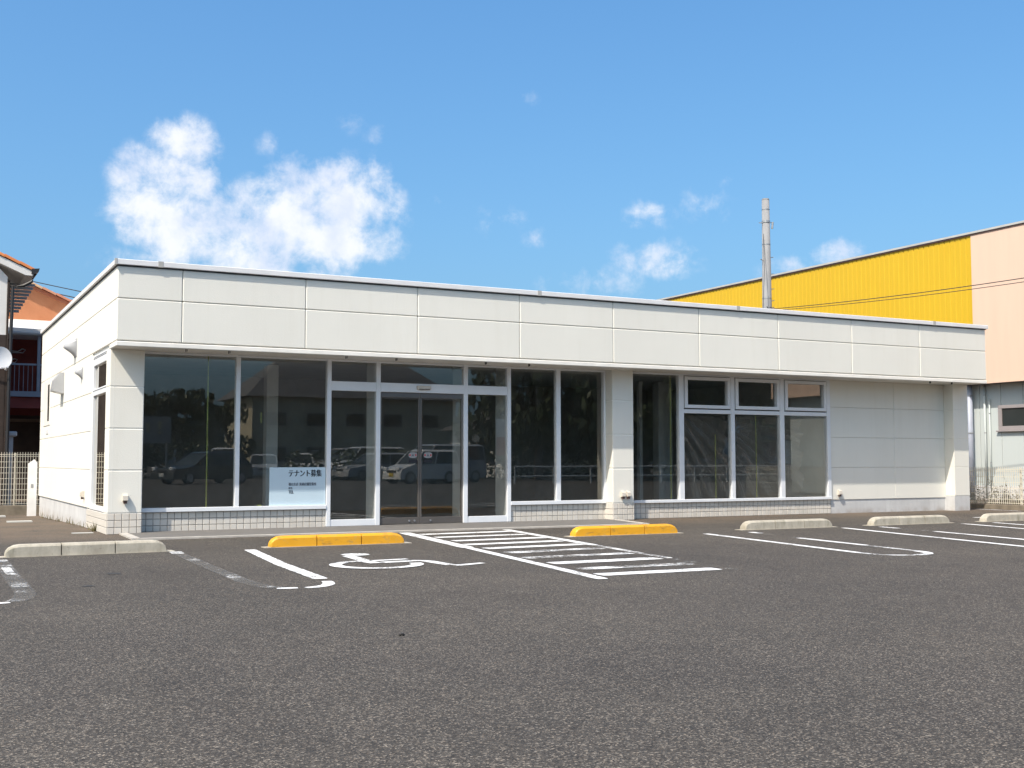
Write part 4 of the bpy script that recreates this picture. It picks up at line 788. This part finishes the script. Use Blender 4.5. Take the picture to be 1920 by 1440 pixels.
car('kei', 'car_white', 19.3, -14.4, R(-12), 'small white car with yellow plate, first in the reflected row', 'plate_y')
car('van', 'car_silver', 20.9, -17.3, R(-12), 'silver van beside the small white car in the reflected row')
car('wagon', 'car_black', 21.6, -20.6, R(-12), 'black wagon behind the silver van in the reflected row')
for i, (k_, m_, nm) in enumerate((('wagon', 'car_silver', 'silver wagon'), ('van', 'car_white', 'white minivan'), ('kei', 'car_blue', 'dark blue small car'), ('van', 'car_silver', 'silver minivan'), ('wagon', 'car_white', 'white wagon'), ('kei', 'car_black', 'black small car'), ('van', 'car_blue', 'dark blue minivan'))):
    car(k_, m_, 20.4+i*.65, -24.5-i*3.4, R(-12), f'{nm} in the middle of the reflected row of parked cars' if i < 3 else f'{nm} towards the far end of the reflected row')
car('wagon', 'car_black', 10.2, -19.0, R(-25), 'dark car standing apart, reflected in the leftmost pane')
def house2(x, y, w, d, h, rh, name, label, wall, ridge='x'):
    t_ = thing(name, label, 'house', None, (x, y, 0)); MB().box(0, w, -d, 0, -.2, h).build('wall', wall, t_)
    if ridge == 'x': pts = [(-.6, .6, h-.1), (w+.6, .6, h-.1), (w+.6, -d-.6, h-.1), (-.6, -d-.6, h-.1), (w*.2, -d/2, h+rh), (w*.8, -d/2, h+rh)]; f = [(0,1,5,4), (1,2,5), (2,3,4,5), (3,0,4), (0,1,2,3)]
    rf_ = MB().add(pts, f).build('roof', 'slate', t_)
    for i in range(int(w/3)):
        for z in ((1.0, 2.1), (3.6, 4.6)):
            if z[1] < h: q = MB().box(1+i*3, 2.5+i*3, .001, .04, *z).build('window', 'win_frame', t_); MB().box(1.06+i*3, 2.44+i*3, .041, .05, z[0]+.06, z[1]-.06).build('pane', 'darkglass', q)
    return t_
house2(22, -48, 16, 8, 5.8, 3.2, 'beige_house', 'beige two-storey house with dark hipped roof reflected left of the doors', 'cream_wall')
house2(33, -30, 10, 8, 3.2, 1.8, 'low_white_house', 'low white house with dark roof reflected in the right door', 'house_white')
def tree(x, y, h, r_, label):
    t_ = thing('dark_tree', label, 'tree', 'dark trees across the car park', (x, y, 0), (0, 0, rnd.random()*6)); t_.scale = (r_, r_, h); 
    return t_
lb = MB(); rt_ = random.Random(11); cl_ = [(Vector((rt_.gauss(0, .42), rt_.gauss(0, .42), rt_.uniform(.22, .9))), rt_.uniform(.18, .34)) for _ in range(34)]
for k in range(5200):
    c, cr = rt_.choice(cl_); d_ = Vector((rt_.gauss(0, 1), rt_.gauss(0, 1), rt_.gauss(0, 1))).normalized()*cr*rt_.uniform(.7, 1.05); p = c+Vector((d_.x, d_.y, d_.z*.55))
    a = Vector((rt_.gauss(0, 1), rt_.gauss(0, 1), rt_.gauss(0, .6))).normalized()*.055; b_ = a.cross(Vector((rt_.gauss(0, 1), rt_.gauss(0, 1), rt_.gauss(0, 1)))).normalized()*.03
    lb.add([p-a, p+b_, p+a, p-b_], [(0,1,2,3)])
crown_me = lb.mesh('crown'); crown_me.materials.append(M['leaf'])
tk = MB().tube([(0, 0, -.02), (.02, .01, .3), (.0, .03, .7)], .07, 8, .02)
for a in range(5): tk.tube([(.01, .01, .22+.06*a), (.28*math.cos(a*1.3), .28*math.sin(a*1.3), .42+.06*a)], .025, 5, .008)
trunk_me = tk.mesh('trunk'); trunk_me.materials.append(M['bark'])
spots = [(-6, -40, 5.0, 3.5), (1, -42, 5.4, 4), (7, -41, 5.0, 3.6), (12, -43, 5.2, 4), (16, -44, 5.6, 3.4), (-14, -40, 6, 4), (31, -22, 8.5, 4), (36, -19, 9.5, 4.4), (41, -21, 9, 4), (46, -17, 10, 4.5), (52, -22, 10, 5), (58, -16, 9.5, 4.5), (65, -20, 10.5, 5), (44, -28, 10, 4.5), (73, -18, 10, 5)]
for i, (x, y, h, r_) in enumerate(spots):
    t_ = tree(x, y, h, r_, 'low dark tree in the hedge line reflected in the left panes' if x < 20 else 'tall dark tree reflected in the panes right of the doors')
    obj('crown', crown_me, t_); obj('trunk', trunk_me, t_)
hd = MB(); 
for k in range(9000):
    x = rt_.uniform(-20, 70); y = -38+rt_.gauss(0, .5) if x < 18 else -26+rt_.gauss(0, .6); z = rt_.uniform(0, 1.6 if x > 18 else 2.3); a = Vector((rt_.gauss(0, 1), rt_.gauss(0, 1), rt_.gauss(0, .6))).normalized()*.16; b_ = a.cross(Vector((rt_.gauss(0, 1), rt_.gauss(0, 1), rt_.gauss(0, 1)))).normalized()*.09; p = Vector((x, y, z)); hd.add([p-a, p+b_, p+a, p-b_], [(0,1,2,3)])
hd.build('hedge', 'leaf', label='long dark hedge across the car park', cat='hedge', kind='stuff')
bd = thing('roadside_sign', 'grey roadside sign board with tan letters reflected in the leftmost pane', 'sign', None, (9.9, -20.9, 0)); 
MB().box(-1.0, 1.05, -.1, 0, 1.85, 3.1).build('board', 'sign_grey', bd)
for x in (-.8, .85): MB().tube([(x, -.05, 0), (x, -.05, 1.85)], .05, 8).build('leg', 'steel', bd)
def flat(pts): MB().add([(x, .012, z) for x, z in pts] + [(x, .001, z) for x, z in pts], [tuple(range(len(pts))), tuple(range(len(pts), 2*len(pts)))] + [(i, (i+1) % len(pts), len(pts)+(i+1) % len(pts), len(pts)+i) for i in range(len(pts))]).build('letter', 'sign_letter', bd)
flat([(-.90, 2.85), (-.76, 2.85), (-.60, 2.5), (-.44, 2.85), (-.30, 2.85), (-.54, 2.35), (-.66, 2.35)]); flat([(-.08, 2.35), (.06, 2.35), (.06, 2.78), (-.08, 2.78)]); flat([(.48, 2.5), (.60, 2.5), (.62, 2.88), (.46, 2.88)]); flat([(.48, 2.28), (.60, 2.28), (.60, 2.40), (.48, 2.40)])
bn = thing('banner_flag', 'white and red upright banner flag reflected beside the right door', 'banner', None, (25.6, -16.5, 0)); MB().tube([(0, 0, 0), (0, 0, 3.2)], .02, 6).build('staff', 'steel', bn); MB().box(.02, .62, -.006, .006, 2.2, 3.1).build('cloth', 'white_post', bn); MB().box(.02, .62, -.006, .006, 1.3, 2.199).build('cloth', 'red', bn, label='red lower half of the banner')
sp2 = thing('street_pole', 'concrete street pole reflected right of the entrance', 'utility pole', None, (30.4, -20.9, 0)); MB().tube([(0, 0, 0), (0, 0, 9)], .18, 12, .12).build('shaft', 'pole', sp2, True); MB().box(-.9, .9, -.05, .05, 8.2, 8.3).build('cross_arm', 'steel', sp2)

gr = thing('guard_rail', 'low white pipe guard rail reflected across the right window bays', 'guard rail', None, (24, -11.5, 0))
for z in (.35, .78): MB().tube([(0, 0, z), (34, -1.0, z)], .03, 8).build('rail', 'white_post', gr)
for i in range(18): MB().tube([(i*2, -i*.059, -.05), (i*2, -i*.059, .80)], .035, 8).build('rail_post', 'white_post', gr)

for i, (k_, m_, nm) in enumerate((('van', 'car_white', 'white minivan'), ('wagon', 'car_silver', 'silver wagon'), ('kei', 'car_white', 'small white car'), ('van', 'car_black', 'black minivan'))):
    car(k_, m_, 16.6+i*2.5, -34.0-i*.4, R(-75), f'{nm} facing the shop in the second reflected row of cars')
for x0, z0, z1 in ((-3.9, 4.45, 5.35), (-7.2, 4.45, 5.35), (-5.4, 1.2, 2.4)):
    q = MB().box(x0, x0+1.5, -.06, -.031, z0, z0+.06).box(x0, x0+1.5, -.06, -.031, z1-.06, z1).box(x0, x0+.06, -.06, -.031, z0+.061, z1-.061).box(x0+1.44, x0+1.5, -.06, -.031, z0+.061, z1-.061).box(x0+.72, x0+.78, -.06, -.031, z0+.061, z1-.061).build('window', 'win_frame', hA)
    MB().box(x0+.05, x0+1.45, -.045, -.034, z0+.05, z1-.05).build('pane', 'darkglass', q)
pb = MB().tube([(-.012, 0, .004), (-.004, .003, .012), (.008, -.002, .011), (.014, 0, .004)], .008, 7).build('pebble', 'tar', None, True, loc=(2.57, 6.29, 0), label='tiny dark stone lying alone on the open asphalt', cat='stone')
